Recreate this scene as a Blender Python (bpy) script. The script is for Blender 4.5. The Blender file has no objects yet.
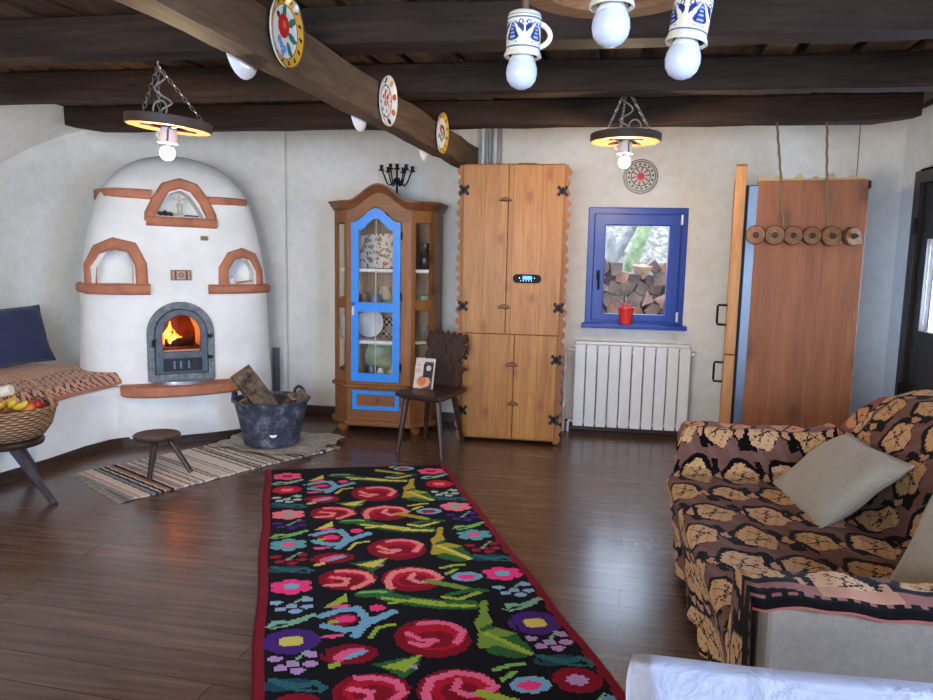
import bpy, bmesh, math, random
import numpy as np
from mathutils import Vector, Matrix
random.seed(7)
SC = bpy.context.scene
COL = SC.collection
PI = math.pi
def R(d): return math.radians(d)

# ------------------------------------------------------------------ camera
cam_d = bpy.data.cameras.new('camera'); cam = bpy.data.objects.new('camera', cam_d); COL.objects.link(cam)
cam_d.sensor_fit = 'HORIZONTAL'; cam_d.sensor_width = 36; cam_d.lens = 720/933*36; cam_d.clip_start = .02; cam_d.clip_end = 200
_p, _r, _y = R(7.2), R(1.17), R(9)
Fv = Vector((-math.sin(_y)*math.cos(_p), math.cos(_y)*math.cos(_p), -math.sin(_p)))
R0 = Vector((math.cos(_y), math.sin(_y), 0)); U0 = R0.cross(Fv)
Rv = R0*math.cos(_r) + U0*math.sin(_r); Uv = -R0*math.sin(_r) + U0*math.cos(_r)
cam.matrix_world = Matrix(((Rv.x, Uv.x, -Fv.x, 0), (Rv.y, Uv.y, -Fv.y, 0), (Rv.z, Uv.z, -Fv.z, 1.25), (0, 0, 0, 1)))
SC.camera = cam

# ------------------------------------------------------------------ materials
def lin(c):
    if isinstance(c, (int, float)): c = (c, c, c)
    o = []
    for v in c[:3]:
        v = v/255
        o.append(v/12.92 if v <= .04045 else ((v+.055)/1.055)**2.4)
    return tuple(o)
def L4(c): return lin(c)+(1,)
MATS = {}
class NT:
    def __init__(s, name):
        s.m = bpy.data.materials.new(name); s.m.use_nodes = True
        s.t = s.m.node_tree; s.n = s.t.nodes; s.b = s.n['Principled BSDF']; s.out = s.n['Material Output']
        s.tc = s.n.new('ShaderNodeTexCoord')
    def link(s, a, b): s.t.links.new(a, b)
    def mapping(s, scale=(1,1,1), rot=(0,0,0), src='Object'):
        mp = s.n.new('ShaderNodeMapping'); mp.inputs['Scale'].default_value = scale; mp.inputs['Rotation'].default_value = rot
        s.link(s.tc.outputs[src], mp.inputs[0]); return mp.outputs[0]
    def noise(s, vec, scale, detail=6, rough=.6, dist=0):
        k = s.n.new('ShaderNodeTexNoise'); k.inputs['Scale'].default_value = scale; k.inputs['Detail'].default_value = detail
        k.inputs['Roughness'].default_value = rough; k.inputs['Distortion'].default_value = dist
        s.link(vec, k.inputs['Vector']); return k.outputs['Fac']
    def ramp(s, fac, stops):
        k = s.n.new('ShaderNodeValToRGB'); e = k.color_ramp.elements
        while len(e) < len(stops): e.new(.5)
        for el, (p, c) in zip(e, stops): el.position = p; el.color = c if len(c) == 4 else tuple(c)+(1,)
        s.link(fac, k.inputs[0]); return k.outputs[0]
    def mix(s, fac, a, b, mode='MIX'):
        k = s.n.new('ShaderNodeMix'); k.data_type = 'RGBA'; k.blend_type = mode
        for i, v in ((0, fac), (6, a), (7, b)):
            if isinstance(v, (int, float)): k.inputs[i].default_value = v
            elif isinstance(v, tuple): k.inputs[i].default_value = v
            else: s.link(v, k.inputs[i])
        return k.outputs[2]
    def math(s, op, a, b=0):
        k = s.n.new('ShaderNodeMath'); k.operation = op
        for i, v in ((0, a), (1, b)):
            if isinstance(v, (int, float)): k.inputs[i].default_value = v
            else: s.link(v, k.inputs[i])
        return k.outputs[0]
    def bump(s, h, strength=.3, dist=.01):
        k = s.n.new('ShaderNodeBump'); k.inputs['Strength'].default_value = strength; k.inputs['Distance'].default_value = dist
        s.link(h, k.inputs['Height']); s.link(k.outputs[0], s.b.inputs['Normal'])
    def col(s, v):
        if isinstance(v, tuple): s.b.inputs['Base Color'].default_value = v
        else: s.link(v, s.b.inputs['Base Color'])
    def set(s, rough=.6, metal=0, spec=.5, sheen=0):
        s.b.inputs['Roughness'].default_value = rough; s.b.inputs['Metallic'].default_value = metal
        s.b.inputs['Specular IOR Level'].default_value = spec
        if sheen: s.b.inputs['Sheen Weight'].default_value = sheen
def plain(name, c, rough=.6, metal=0, var=.12, scale=12, bump=.15, bd=.004, spec=.5, sheen=0):
    if name in MATS: return MATS[name]
    t = NT(name); v = t.mapping()
    f = t.noise(v, scale)
    a = lin(c)
    lo = tuple(max(0, x*(1-var*1.6)) for x in a); hi = tuple(min(1, x*(1+var*1.6)) for x in a)
    t.col(t.ramp(f, [(.3, lo), (.7, hi)])); t.set(rough, metal, spec, sheen)
    if bump: t.bump(t.noise(v, scale*4), bump, bd)
    MATS[name] = t.m; return t.m
def wood(name, c1, c2, axis='z', scale=1., rough=.5, knots=0, cdark=None, bump=.25, spec=.4, board=0, baxis=0, line=.3):
    if name in MATS: return MATS[name]
    t = NT(name)
    st = {'x': (1.2, 14, 14), 'y': (14, 1.2, 14), 'z': (14, 14, 1.2)}[axis]
    v = t.mapping(tuple(k*scale for k in st))
    f = t.noise(v, 1.6, 8, .62, .8); g = t.noise(v, 6, 4, .7, .2)
    c = t.ramp(f, [(.28, lin(c1)), (.5, tuple((x+y)/2 for x, y in zip(lin(c1), lin(c2)))), (.72, lin(c2))])
    c = t.mix(.25, c, t.ramp(g, [(.35, (.35,.3,.28)), (.6, (1,1,1))]), 'MULTIPLY')
    if board:
        x = t.n.new('ShaderNodeSeparateXYZ'); t.link(t.tc.outputs['Object'], x.inputs[0])
        q = t.math('DIVIDE', x.outputs[baxis], board)
        wn = t.n.new('ShaderNodeTexWhiteNoise'); wn.noise_dimensions = '1D'; t.link(t.math('FLOOR', q), wn.inputs['W'])
        c = t.mix(.55, c, t.ramp(wn.outputs['Value'], [(0, (.62,.58,.55)), (1, (1,1,1))]), 'MULTIPLY')
        fr = t.math('FRACT', q)
        ln = t.math('LESS_THAN', t.math('ABSOLUTE', t.math('SUBTRACT', fr, .5)), .488)
        c = t.mix(t.math('SUBTRACT', 1, ln), c, tuple(x*line for x in lin(c1))+(1,))
    if knots:
        sx_ = t.n.new('ShaderNodeSeparateXYZ'); t.link(t.tc.outputs['Object'], sx_.inputs[0]); cx_ = t.n.new('ShaderNodeCombineXYZ')
        t.link(t.math('MULTIPLY', sx_.outputs[0], 5.2), cx_.inputs[0]); t.link(t.math('MULTIPLY', sx_.outputs[2], 3.1), cx_.inputs[1])
        vo = t.n.new('ShaderNodeTexVoronoi'); vo.voronoi_dimensions = '2D'; vo.inputs['Scale'].default_value = knots; t.link(cx_.outputs[0], vo.inputs['Vector'])
        k = t.ramp(t.math('ADD', vo.outputs['Distance'], t.math('MULTIPLY', g, .06)), [(.08, (.9,.9,.9)), (.12, (.35,.35,.35)), (.2, (0,0,0))])
        c = t.mix(k, c, L4(cdark or (96, 48, 24)))
    t.col(c); t.set(rough, 0, spec); t.bump(g, bump, .003)
    MATS[name] = t.m; return t.m
def painted(name, rough=.8, bump=0, bscale=200, spec=.3, sheen=0, var=.1):
    if name in MATS: return MATS[name]
    t = NT(name); a = t.n.new('ShaderNodeAttribute'); a.attribute_name = 'Col'
    v = t.mapping(); f = t.noise(v, bscale, 3)
    t.col(t.mix(.6*min(1, var*5), a.outputs['Color'], t.ramp(f, [(.3, (1-var*2.2,)*3), (.7, (1,1,1))]), 'MULTIPLY'))
    t.set(rough, 0, spec, sheen)
    if bump: t.bump(f, bump, .004)
    MATS[name] = t.m; return t.m
def emit(name, c, st):
    if name in MATS: return MATS[name]
    t = NT(name); t.b.inputs['Base Color'].default_value = L4(c); t.b.inputs['Emission Color'].default_value = L4(c); t.b.inputs['Emission Strength'].default_value = st
    MATS[name] = t.m; return t.m
def glass(name, tint=(1,1,1), refl=.07):
    if name in MATS: return MATS[name]
    t = NT(name); tr = t.n.new('ShaderNodeBsdfTransparent'); tr.inputs[0].default_value = tint+(1,)
    gl = t.n.new('ShaderNodeBsdfGlossy'); gl.inputs['Roughness'].default_value = .03
    fr = t.n.new('ShaderNodeLayerWeight'); fr.inputs[0].default_value = .5
    fc = t.math('ADD', t.math('MULTIPLY', t.math('POWER', fr.outputs['Facing'], 5), .7), .035)
    mx = t.n.new('ShaderNodeMixShader'); t.link(fc, mx.inputs[0]); t.link(tr.outputs[0], mx.inputs[1]); t.link(gl.outputs[0], mx.inputs[2])
    t.link(mx.outputs[0], t.out.inputs['Surface']); MATS[name] = t.m; return t.m

# ------------------------------------------------------------------ objects
WM = {}
def wm(o): return WM.get(o.name, Matrix.Identity(4))
def tag(o, label=None, cat=None, group=None, kind=None):
    if label: o['label'] = label
    if cat: o['category'] = cat
    if group: o['group'] = group
    if kind: o['kind'] = kind
    return o
def thing(name, label, cat, loc=(0,0,0), rz=0, group=None, rot=None):
    o = bpy.data.objects.new(name, None); o.empty_display_size = .1; COL.objects.link(o)
    o.location = loc; o.rotation_euler = rot or (0, 0, rz)
    WM[o.name] = Matrix.Translation(loc) @ (Matrix.Rotation(rz, 4, 'Z') if not rot else o.rotation_euler.to_matrix().to_4x4())
    return tag(o, label, cat, group)
class MB:
    def __init__(s): s.v = []; s.f = []
    def add(s, vs, fs):
        k = len(s.v); s.v += [Vector(p) for p in vs]; s.f += [tuple(i+k for i in f) for f in fs]; return s
    def box(s, c, d, rz=0, M=None):
        x, y, z = (q/2 for q in d); M = M or Matrix.Rotation(rz, 4, 'Z'); c = Vector(c)
        vs = [c + M @ Vector((a*x, b*y, e*z)) for a, b, e in ((-1,-1,-1),(1,-1,-1),(1,1,-1),(-1,1,-1),(-1,-1,1),(1,-1,1),(1,1,1),(-1,1,1))]
        return s.add(vs, [(0,3,2,1),(4,5,6,7),(0,1,5,4),(1,2,6,5),(2,3,7,6),(3,0,4,7)])
    def bx(s, x0, x1, y0, y1, z0, z1): return s.box(((x0+x1)/2, (y0+y1)/2, (z0+z1)/2), (x1-x0, y1-y0, z1-z0))
    def tube(s, pts, r, n=10, closed=False, cap=True, sq=1.):
        pts = [Vector(p) for p in pts]; N = len(pts); rs = r if isinstance(r, (list, tuple)) else [r]*N
        up = None; rings = []
        for i, p in enumerate(pts):
            a = pts[i-1] if (i > 0 or closed) else p; b = pts[(i+1) % N] if (i < N-1 or closed) else p
            t = (b-a).normalized()
            if up is None:
                up = Vector((0,0,1)) if abs(t.z) < .9 else Vector((1,0,0))
            x = (up - t*up.dot(t)).normalized(); y = t.cross(x); up = x
            rings.append([p + (x*math.cos(2*PI*k/n)*sq + y*math.sin(2*PI*k/n))*rs[i] for k in range(n)])
        vs = [q for g in rings for q in g]; fs = []
        for i in range(N if closed else N-1):
            j = (i+1) % N
            for k in range(n): fs.append((i*n+k, i*n+(k+1) % n, j*n+(k+1) % n, j*n+k))
        if cap and not closed: fs += [tuple(range(n-1, -1, -1)), tuple((N-1)*n+k for k in range(n))]
        return s.add(vs, fs)
    def cyl(s, a, b, r0, r1=None, n=20): return s.tube([a, b], [r0, r0 if r1 is None else r1], n)
    def lathe(s, prof, c=(0,0,0), n=28, M=None, sx=1, sy=1):
        M = M or Matrix.Identity(4); c = Vector(c); vs = []; fs = []; m = len(prof)
        for k in range(n):
            a = 2*PI*k/n
            for r, z in prof: vs.append(c + M @ Vector((r*math.cos(a)*sx, r*math.sin(a)*sy, z)))
        for k in range(n):
            j = (k+1) % n
            for i in range(m-1): fs.append((k*m+i, j*m+i, j*m+i+1, k*m+i+1))
        return s.add(vs, fs)
    def sph(s, c, r, n=18, m=12, M=None, sc=(1,1,1)):
        M = M or Matrix.Identity(4); c = Vector(c); vs = []; fs = []
        vs.append(c + M @ Vector((0,0,r*sc[2])))
        for i in range(1, m):
            th = PI*i/m
            for k in range(n):
                a = 2*PI*k/n; vs.append(c + M @ Vector((r*sc[0]*math.sin(th)*math.cos(a), r*sc[1]*math.sin(th)*math.sin(a), r*sc[2]*math.cos(th))))
        vs.append(c + M @ Vector((0,0,-r*sc[2]))); e = len(vs)-1
        for k in range(n): fs.append((0, 1+k, 1+(k+1) % n)); fs.append((e, 1+(m-2)*n+(k+1) % n, 1+(m-2)*n+k))
        for i in range(m-2):
            for k in range(n): fs.append((1+i*n+k, 1+(i+1)*n+k, 1+(i+1)*n+(k+1) % n, 1+i*n+(k+1) % n))
        return s.add(vs, fs)
    def prism(s, poly, h0, h1, M=None):
        """poly in local xy, extruded along local z from h0 to h1"""
        M = M or Matrix.Identity(4); n = len(poly)
        vs = [M @ Vector((x, y, h0)) for x, y in poly] + [M @ Vector((x, y, h1)) for x, y in poly]
        return s.add(vs, [tuple(range(n-1, -1, -1)), tuple(range(n, 2*n))] + [(i, (i+1) % n, n+(i+1) % n, n+i) for i in range(n)])
    def ring(s, outer, inner, h0, h1, M=None):
        """frame between two polylines with the same count"""
        M = M or Matrix.Identity(4); n = len(outer)
        vs = [M @ Vector((x, y, h)) for h in (h0, h1) for P in (outer, inner) for x, y in P]
        fs = []
        for i in range(n):
            j = (i+1) % n
            fs += [(i, n+i, n+j, j), (2*n+i, 2*n+j, 3*n+j, 3*n+i), (i, j, 2*n+j, 2*n+i), (n+i, 3*n+i, 3*n+j, n+j)]
        return s.add(vs, fs)
    def sweep(s, path, prof, nrm, closed=False):
        """path points, profile (b, n): b along tangent x normal, n along the fixed normal(s)"""
        P = [Vector(p) for p in path]; N = len(P); m = len(prof); rings = []
        for i, p in enumerate(P):
            nn = Vector(nrm[i]) if isinstance(nrm, list) else Vector(nrm)
            a = P[i-1] if (i > 0 or closed) else p; b = P[(i+1) % N] if (i < N-1 or closed) else p
            d1 = (p-a).normalized() if (p-a).length > 1e-6 else (b-p).normalized(); d2 = (b-p).normalized() if (b-p).length > 1e-6 else d1
            t = (d1+d2).normalized(); B = t.cross(nn).normalized(); k = 1/max(.5, t.dot(d1))
            rings.append([p + B*q[0]*k + nn*q[1] for q in prof])
        vs = [q for g in rings for q in g]; fs = []
        for i in range(N if closed else N-1):
            j = (i+1) % N
            for k in range(m): fs.append((i*m+k, i*m+(k+1) % m, j*m+(k+1) % m, j*m+k))
        if not closed: fs += [tuple(range(m-1, -1, -1)), tuple((N-1)*m+k for k in range(m))]
        return s.add(vs, fs)
    def grid(s, fn, nu, nv):
        vs = [fn(i/nu, j/nv) for j in range(nv+1) for i in range(nu+1)]
        return s.add(vs, [(j*(nu+1)+i, j*(nu+1)+i+1, (j+1)*(nu+1)+i+1, (j+1)*(nu+1)+i) for j in range(nv) for i in range(nu)])
    def build(s, name, mat, parent=None, local=False, origin=None, smooth=False, bev=0, seg=2, paint=None, auto=38, sub=0, solid=0, kind=None):
        me = bpy.data.meshes.new(name)
        if parent is not None:
            M = wm(parent); Mi = M.inverted(); vs = s.v if local else [Mi @ p for p in s.v]
        else:
            o0 = Vector(origin) if origin is not None else Vector((0,0,0)); M = Matrix.Translation(o0)
            vs = [p for p in s.v] if local else [p-o0 for p in s.v]
        me.from_pydata([tuple(p) for p in vs], [], s.f); me.update()
        bm = bmesh.new(); bm.from_mesh(me)
        if not paint: bmesh.ops.remove_doubles(bm, verts=bm.verts, dist=1e-6)
        bmesh.ops.recalc_face_normals(bm, faces=bm.faces)
        if smooth:
            for f in bm.faces: f.smooth = True
            for e in bm.edges:
                if len(e.link_faces) == 2 and e.calc_face_angle(0) > R(auto): e.smooth = False
        bm.to_mesh(me); bm.free()
        o = bpy.data.objects.new(name, me); COL.objects.link(o)
        if parent is not None: o.parent = parent
        else: o.location = M.translation
        WM[o.name] = M
        if mat: me.materials.append(mat)
        if bev:
            b = o.modifiers.new('bevel', 'BEVEL'); b.width = bev; b.segments = seg; b.limit_method = 'ANGLE'; b.angle_limit = R(40); b.use_clamp_overlap = True
        if sub: q = o.modifiers.new('sub', 'SUBSURF'); q.levels = sub; q.render_levels = sub
        if solid: q = o.modifiers.new('solid', 'SOLIDIFY'); q.thickness = solid; q.offset = 0
        if paint: dopaint(o, paint)
        if kind: o['kind'] = kind
        return o
def dopaint(o, fn):
    me = o.data; cc = np.zeros((len(me.loops), 4), dtype=np.float32); cc[:, 3] = 1
    for p in me.polygons:
        c = fn(p.center, p.index); c = lin(c)
        for li in p.loop_indices: cc[li, :3] = c
    a = me.color_attributes.new('Col', 'FLOAT_COLOR', 'CORNER'); a.data.foreach_set('color', cc.ravel())
def copy_tree(o, parent=None):
    c = o.copy(); COL.objects.link(c)
    if parent is not None: c.parent = parent
    for ch in [k for k in bpy.data.objects if k.parent == o]: copy_tree(ch, c)
    return c
def boolean(o, cutter):
    m = o.modifiers.new('cut', 'BOOLEAN'); m.object = cutter; m.operation = 'DIFFERENCE'; m.solver = 'EXACT'
    bpy.context.view_layer.update()
    dg = bpy.context.evaluated_depsgraph_get(); me = bpy.data.meshes.new_from_object(o.evaluated_get(dg))
    old = o.data; o.modifiers.clear(); o.data = me; bpy.data.objects.remove(cutter)
def Mxz(o=(0,0,0), rz=0):
    """local (x, y, z) -> x along wall, y up, z towards the room (-y) then rotated about Z"""
    return Matrix.Translation(o) @ Matrix.Rotation(rz, 4, 'Z') @ Matrix(((1,0,0,0),(0,0,-1,0),(0,1,0,0),(0,0,0,1)))

# material set
PLASTER = NT('white_plaster'); _v = PLASTER.mapping()
_f = PLASTER.noise(_v, 1.6, 8, .65); _g = PLASTER.noise(_v, 14, 6)
PLASTER.col(PLASTER.mix(.5, PLASTER.ramp(_f, [(.3, lin((206,202,190))), (.55, lin((232,229,220))), (.75, lin((240,238,232)))]), PLASTER.ramp(_g, [(.3, lin((222,219,208))), (.7, lin((243,242,238)))])))
PLASTER.set(.85, 0, .2); PLASTER.bump(_g, .35, .02); PLASTER = PLASTER.m
STOVEP = NT('limewashed_stove'); _v = STOVEP.mapping()
_f = STOVEP.noise(_v, 2.5, 6, .6); _g = STOVEP.noise(_v, 18, 6)
STOVEP.col(STOVEP.ramp(_f, [(.3, lin((228,227,222))), (.6, lin((245,245,242)))])); STOVEP.set(.8, 0, .25); STOVEP.bump(_g, .25, .012); STOVEP = STOVEP.m
TERRA = plain('terracotta_clay', (184,118,88), .75, var=.16, scale=9, bump=.3)
BEAMM = wood('dark_beam_wood', (34,25,20), (68,50,38), 'x', 1, .7, bump=.4, spec=.2)
MAINB = wood('weathered_main_beam_wood', (66,48,34), (116,88,62), 'y', 1, .65, bump=.4, spec=.25)
PINE = wood('orange_pine', (170,106,44), (210,150,76), 'z', 1, .4, .75, (150,86,44), .15, board=.19, line=.72)
PINE2 = wood('orange_pine_edge', (134,80,38), (172,112,62), 'z', 1, .5)
FRPAN = wood('reddish_board', (134,78,42), (166,102,60), 'z', .8, .5, .5, (110,62,40), .1)
CABW = wood('honey_cabinet_wood', (122,74,36), (166,108,56), 'z', 1, .42, .8, (90,46,22), .15)
CABWX = wood('honey_cabinet_wood_across', (116,70,34), (158,100,54), 'x', 1, .42, 0, None, .15)
DARKW = wood('dark_stained_wood', (34,24,20), (66,48,40), 'z', 1, .4)
BLUE = plain('bright_blue_paint', (44,140,236), .4, var=.05, bump=.05)
NAVY = plain('cobalt_window_paint', (14,64,168), .35, var=.08, bump=.05)
IRON = plain('black_iron', (26,24,24), .5, .6, var=.2)
STEEL = plain('brushed_steel', (112,124,142), .4, .8, var=.05, bump=.03)
WHITEM = plain('white_enamel', (236,238,240), .3, var=.02, bump=.02)
GLASS = glass('clear_glass')
BEIGE = plain('beige_linen', (152,136,118), .95, var=.07, scale=60, bump=.4, sheen=.2)
# ================================================================== the room
m = NT('dark_floorboards'); v = m.mapping((1,1,1), (0,0,R(4)))
br = m.n.new('ShaderNodeTexBrick'); br.inputs['Scale'].default_value = 1; br.inputs['Brick Width'].default_value = 3.1; br.inputs['Row Height'].default_value = .135
br.inputs['Mortar Size'].default_value = .0022; br.inputs['Mortar Smooth'].default_value = .2; br.offset = .37; br.inputs['Color1'].default_value = (0,0,0,1); br.inputs['Color2'].default_value = (1,1,1,1); br.inputs['Mortar'].default_value = (.5,.5,.5,1)
m.link(v, br.inputs['Vector'])
v2 = m.mapping((1.0, 16, 1), (0,0,R(4))); g = m.noise(v2, 2.2, 8, .65, .4); st = m.noise(m.mapping(), .9, 5, .6)
c = m.ramp(g, [(.25, lin((70,50,41))), (.5, lin((102,76,62))), (.8, lin((134,106,88)))])
c = m.mix(.5, c, m.ramp(br.outputs['Color'], [(0, (.55,.52,.52)), (1, (1,1,1))]), 'MULTIPLY')
c = m.mix(.4, c, m.ramp(st, [(.35, (.55,.52,.5)), (.65, (1.0,1.0,1.0))]), 'MULTIPLY')
xyz = m.n.new('ShaderNodeSeparateXYZ'); m.link(m.tc.outputs['Object'], xyz.inputs[0])
seam = m.math('LESS_THAN', m.math('ABSOLUTE', m.math('ADD', xyz.outputs[0], 2.0)), .004)
lines = m.math('MAXIMUM', br.outputs['Fac'], seam)
c = m.mix(lines, c, L4((26,18,15)))
m.col(c); m.set(.36, 0, .5)
rr = m.ramp(st, [(.3, (.17,.17,.17)), (.7, (.30,.30,.30))]); m.link(rr, m.b.inputs['Roughness'])
m.bump(m.math('SUBTRACT', g, m.math('MULTIPLY', lines, 2)), .04, .003)
FLOORM = m.m
X0, X1, Y0, Y1, ZC = -3.95, 2.0, -1.9, 5.36, 2.2
o = MB().bx(X0-.3, X1+.3, Y0-.3, Y1+.3, -.12, 0).build('floor', FLOORM, kind='structure')
wx0, wx1, wz0, wz1 = .025, .725, .785, 1.64       # blue window opening
b = MB(); b.bx(X0-.3, wx0, Y1, Y1+.38, 0, ZC+.1); b.bx(wx1, X1+.3, Y1, Y1+.38, 0, ZC+.1); b.bx(wx0, wx1, Y1, Y1+.38, 0, wz0); b.bx(wx0, wx1, Y1, Y1+.38, wz1, ZC+.1)
b.build('wall_back', PLASTER, kind='structure')
b = MB(); b.prism([(X1,Y1),(X1-.2,Y1),(X1-.15,Y1-.05),(X1-.1,Y1-.085),(X1-.04,Y1-.16),(X1,Y1-.26)], 0, ZC)
b.build('wall_corner', PLASTER, smooth=True, kind='structure')
dy0, dy1, dz1 = 3.86, 4.83, 1.82
b = MB(); b.bx(X1, X1+.3, Y0-.3, -.5, 0, ZC+.1); b.bx(X1, X1+.3, 1.0, dy0, 0, ZC+.1); b.bx(X1, X1+.3, -.5, 1.0, 0, .8); b.bx(X1, X1+.3, -.5, 1.0, 1.9, ZC+.1); b.bx(X1, X1+.3, dy1, Y1, 0, ZC+.1); b.bx(X1, X1+.3, dy0, dy1, dz1, ZC+.1)
b.build('wall_right', PLASTER, kind='structure')
b = MB(); b.bx(X0-.3, X0, Y0-.3, Y1, 0, ZC+.1)
b.build('wall_left', PLASTER, kind='structure')
b = MB(); b.bx(X0, -2.3, Y0-.3, Y0, 0, ZC+.1); b.bx(.3, X1, Y0-.3, Y0, 0, ZC+.1); b.bx(-2.3, .3, Y0-.3, Y0, 0, .6); b.bx(-2.3, .3, Y0-.3, Y0, 1.95, ZC+.1)
b.build('wall_near', PLASTER, kind='structure')
q = MB(); pr_ = [(X0,1.7)]+[(X0+.5*(1-math.cos(PI/2*k/16)), 1.7+.5*math.sin(PI/2*k/16)) for k in range(17)]+[(X0,2.2)]
q.prism(pr_, -Y1, -2.9, Mxz()); q.build('wall_left_cove', PLASTER, smooth=True, kind='structure')
q = MB(); q.prism([(X0,Y1)]+[(X0+1.1-1.1*math.sin(PI/2*k/12), Y1-1.1+1.1*math.cos(PI/2*k/12)) for k in range(13)], 0, ZC); q.build('wall_corner_left', PLASTER, smooth=True, kind='structure')
# chimney side of the back wall, a little proud of it
MB().bx(X0, -2.27, Y1-.05, Y1, 0, ZC).build('wall_back_left', PLASTER, bev=.02, kind='structure')
# ceiling: dark boards with open joints running away from the camera
b = MB(); b.bx(X0-.3, X1+.3, Y0-.3, Y1+.4, ZC+.06, ZC+.1)
x = X0-.2; k = 0
while x < X1+.2:
    w = .17+.05*math.sin(k*2.3); zz = ZC+.006*math.sin(k*1.7)
    t = R(-5)
    b.box((x+w/2, 1.8, zz+.03), (w, 7.6, .04), t); x += w+.055; k += 1
CEIL = wood('ceiling_boards', (70,52,40), (128,96,70), 'y', 1, .7, board=.225)
b.build('ceiling', CEIL, kind='structure')
BASEB = wood('skirting_wood', (44,30,24), (80,58,46), 'x', 1, .45)
MB().bx(-2.3, X1, Y1-.022, Y1, 0, .075).build('baseboard_back', BASEB, kind='structure', bev=.004)

# near side windows of the room (behind the camera) with glass
def simple_window(n, x0, x1, y0, y1, z0, z1, along):
    fr = MB(); w = .06
    if along == 'x':
        yy = (y0+y1)/2
        fr.bx(x0, x1, yy-.03, yy+.03, z0, z0+w).bx(x0, x1, yy-.03, yy+.03, z1-w, z1)
        for xx in (x0, (x0+x1)/2-w/2, x1-w): fr.bx(xx, xx+w, yy-.03, yy+.03, z0, z1)
    else:
        xx = (x0+x1)/2
        fr.bx(xx-.03, xx+.03, y0, y1, z0, z0+w).bx(xx-.03, xx+.03, y0, y1, z1-w, z1)
        for yy in (y0, (y0+y1)/2-w/2, y1-w): fr.bx(xx-.03, xx+.03, yy, yy+w, z0, z1)
    fr.build(n, NAVY, kind='structure', bev=.004)
simple_window('window_2', -2.3, .3, Y0-.2, Y0-.1, .6, 1.95, 'x')
simple_window('window_3', X1+.1, X1+.2, -.5, 1.0, .8, 1.9, 'y')

# ---- window_1: blue painted casement
w = thing('window_1', None, None, ((wx0+wx1)/2, Y1, wz0)); w['kind'] = 'structure'
f = MB()
def rframe(x0, x1, z0, z1, t, y0, y1, bot=None):
    q = MB(); M = Mxz(); O = [(x0,z0),(x1,z0),(x1,z1),(x0,z1)]; I = [(x0+t,z0+(bot or t)),(x1-t,z0+(bot or t)),(x1-t,z1-t),(x0+t,z1-t)]
    return q.ring(O, I, -y1, -y0, M)
rframe(wx0, wx1, wz0+.02, wz1, .05, Y1+.01, Y1+.09, .03).build('window_frame', NAVY, w, bev=.005)
rframe(wx0+.045, wx1-.045, wz0+.04, wz1-.045, .083, Y1-.012, Y1+.06, .05).build('window_sash', NAVY, w, bev=.006)
MB().bx(wx0+.11, wx1-.11, Y1+.02, Y1+.026, wz0+.085, wz1-.11).build('pane', GLASS, w)
MB().bx(wx0-.02, wx1+.02, Y1-.1, Y1+.03, wz0-.01, wz0+.022).build('window_sill', NAVY, w, bev=.006)
h = MB(); h.bx(.098, .122, Y1-.024, Y1-.01, 1.12, 1.19); h.tube([(.11,Y1-.02,1.17),(.11,Y1-.05,1.17),(.113,Y1-.052,1.15),(.116,Y1-.05,1.05)], .008, 8)
h.build('window_handle', IRON, w, smooth=True)
for zz in (1.555, .865):
    MB().cyl((wx1-.045,Y1-.02,zz-.035),(wx1-.045,Y1-.02,zz+.035),.009).build('hinge', WHITEM, w, smooth=True)

# ---- door_1 on the right wall: dark door with a glass light
d = thing('door_1', None, None, (X1, (dy0+dy1)/2, 0)); d['kind'] = 'structure'
q = MB(); q.bx(X1-.035, X1+.08, dy1-.07, dy1+.01, 0, dz1+.01).bx(X1-.035, X1+.08, dy0-.01, dy0+.07, 0, dz1+.01).bx(X1-.035, X1+.08, dy0+.07, dy1-.07, dz1-.07, dz1+.01)
q.build('door_frame', DARKW, d, bev=.006)
q = MB(); a0, a1 = dy0+.075, dy1-.075
q.bx(X1-.01, X1+.04, a0, a0+.1, .01, dz1-.075).bx(X1-.01, X1+.04, a1-.1, a1, .01, dz1-.075).bx(X1-.01, X1+.04, a0+.1, a1-.1, .01, .88).bx(X1-.01, X1+.04, a0+.1, a1-.1, 1.42, dz1-.075).bx(X1-.02, X1-.01, a0+.16, a1-.16, .15, .75)
q.build('door_leaf', DARKW, d, bev=.005)
MB().bx(X1+.01, X1+.016, a0+.1, a1-.1, .88, 1.42).build('pane', GLASS, d)
for zz in (.5, 1.5): MB().cyl((X1-.04,dy1-.072,zz-.05),(X1-.04,dy1-.072,zz+.05),.011).build('hinge', IRON, d, smooth=True)

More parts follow.
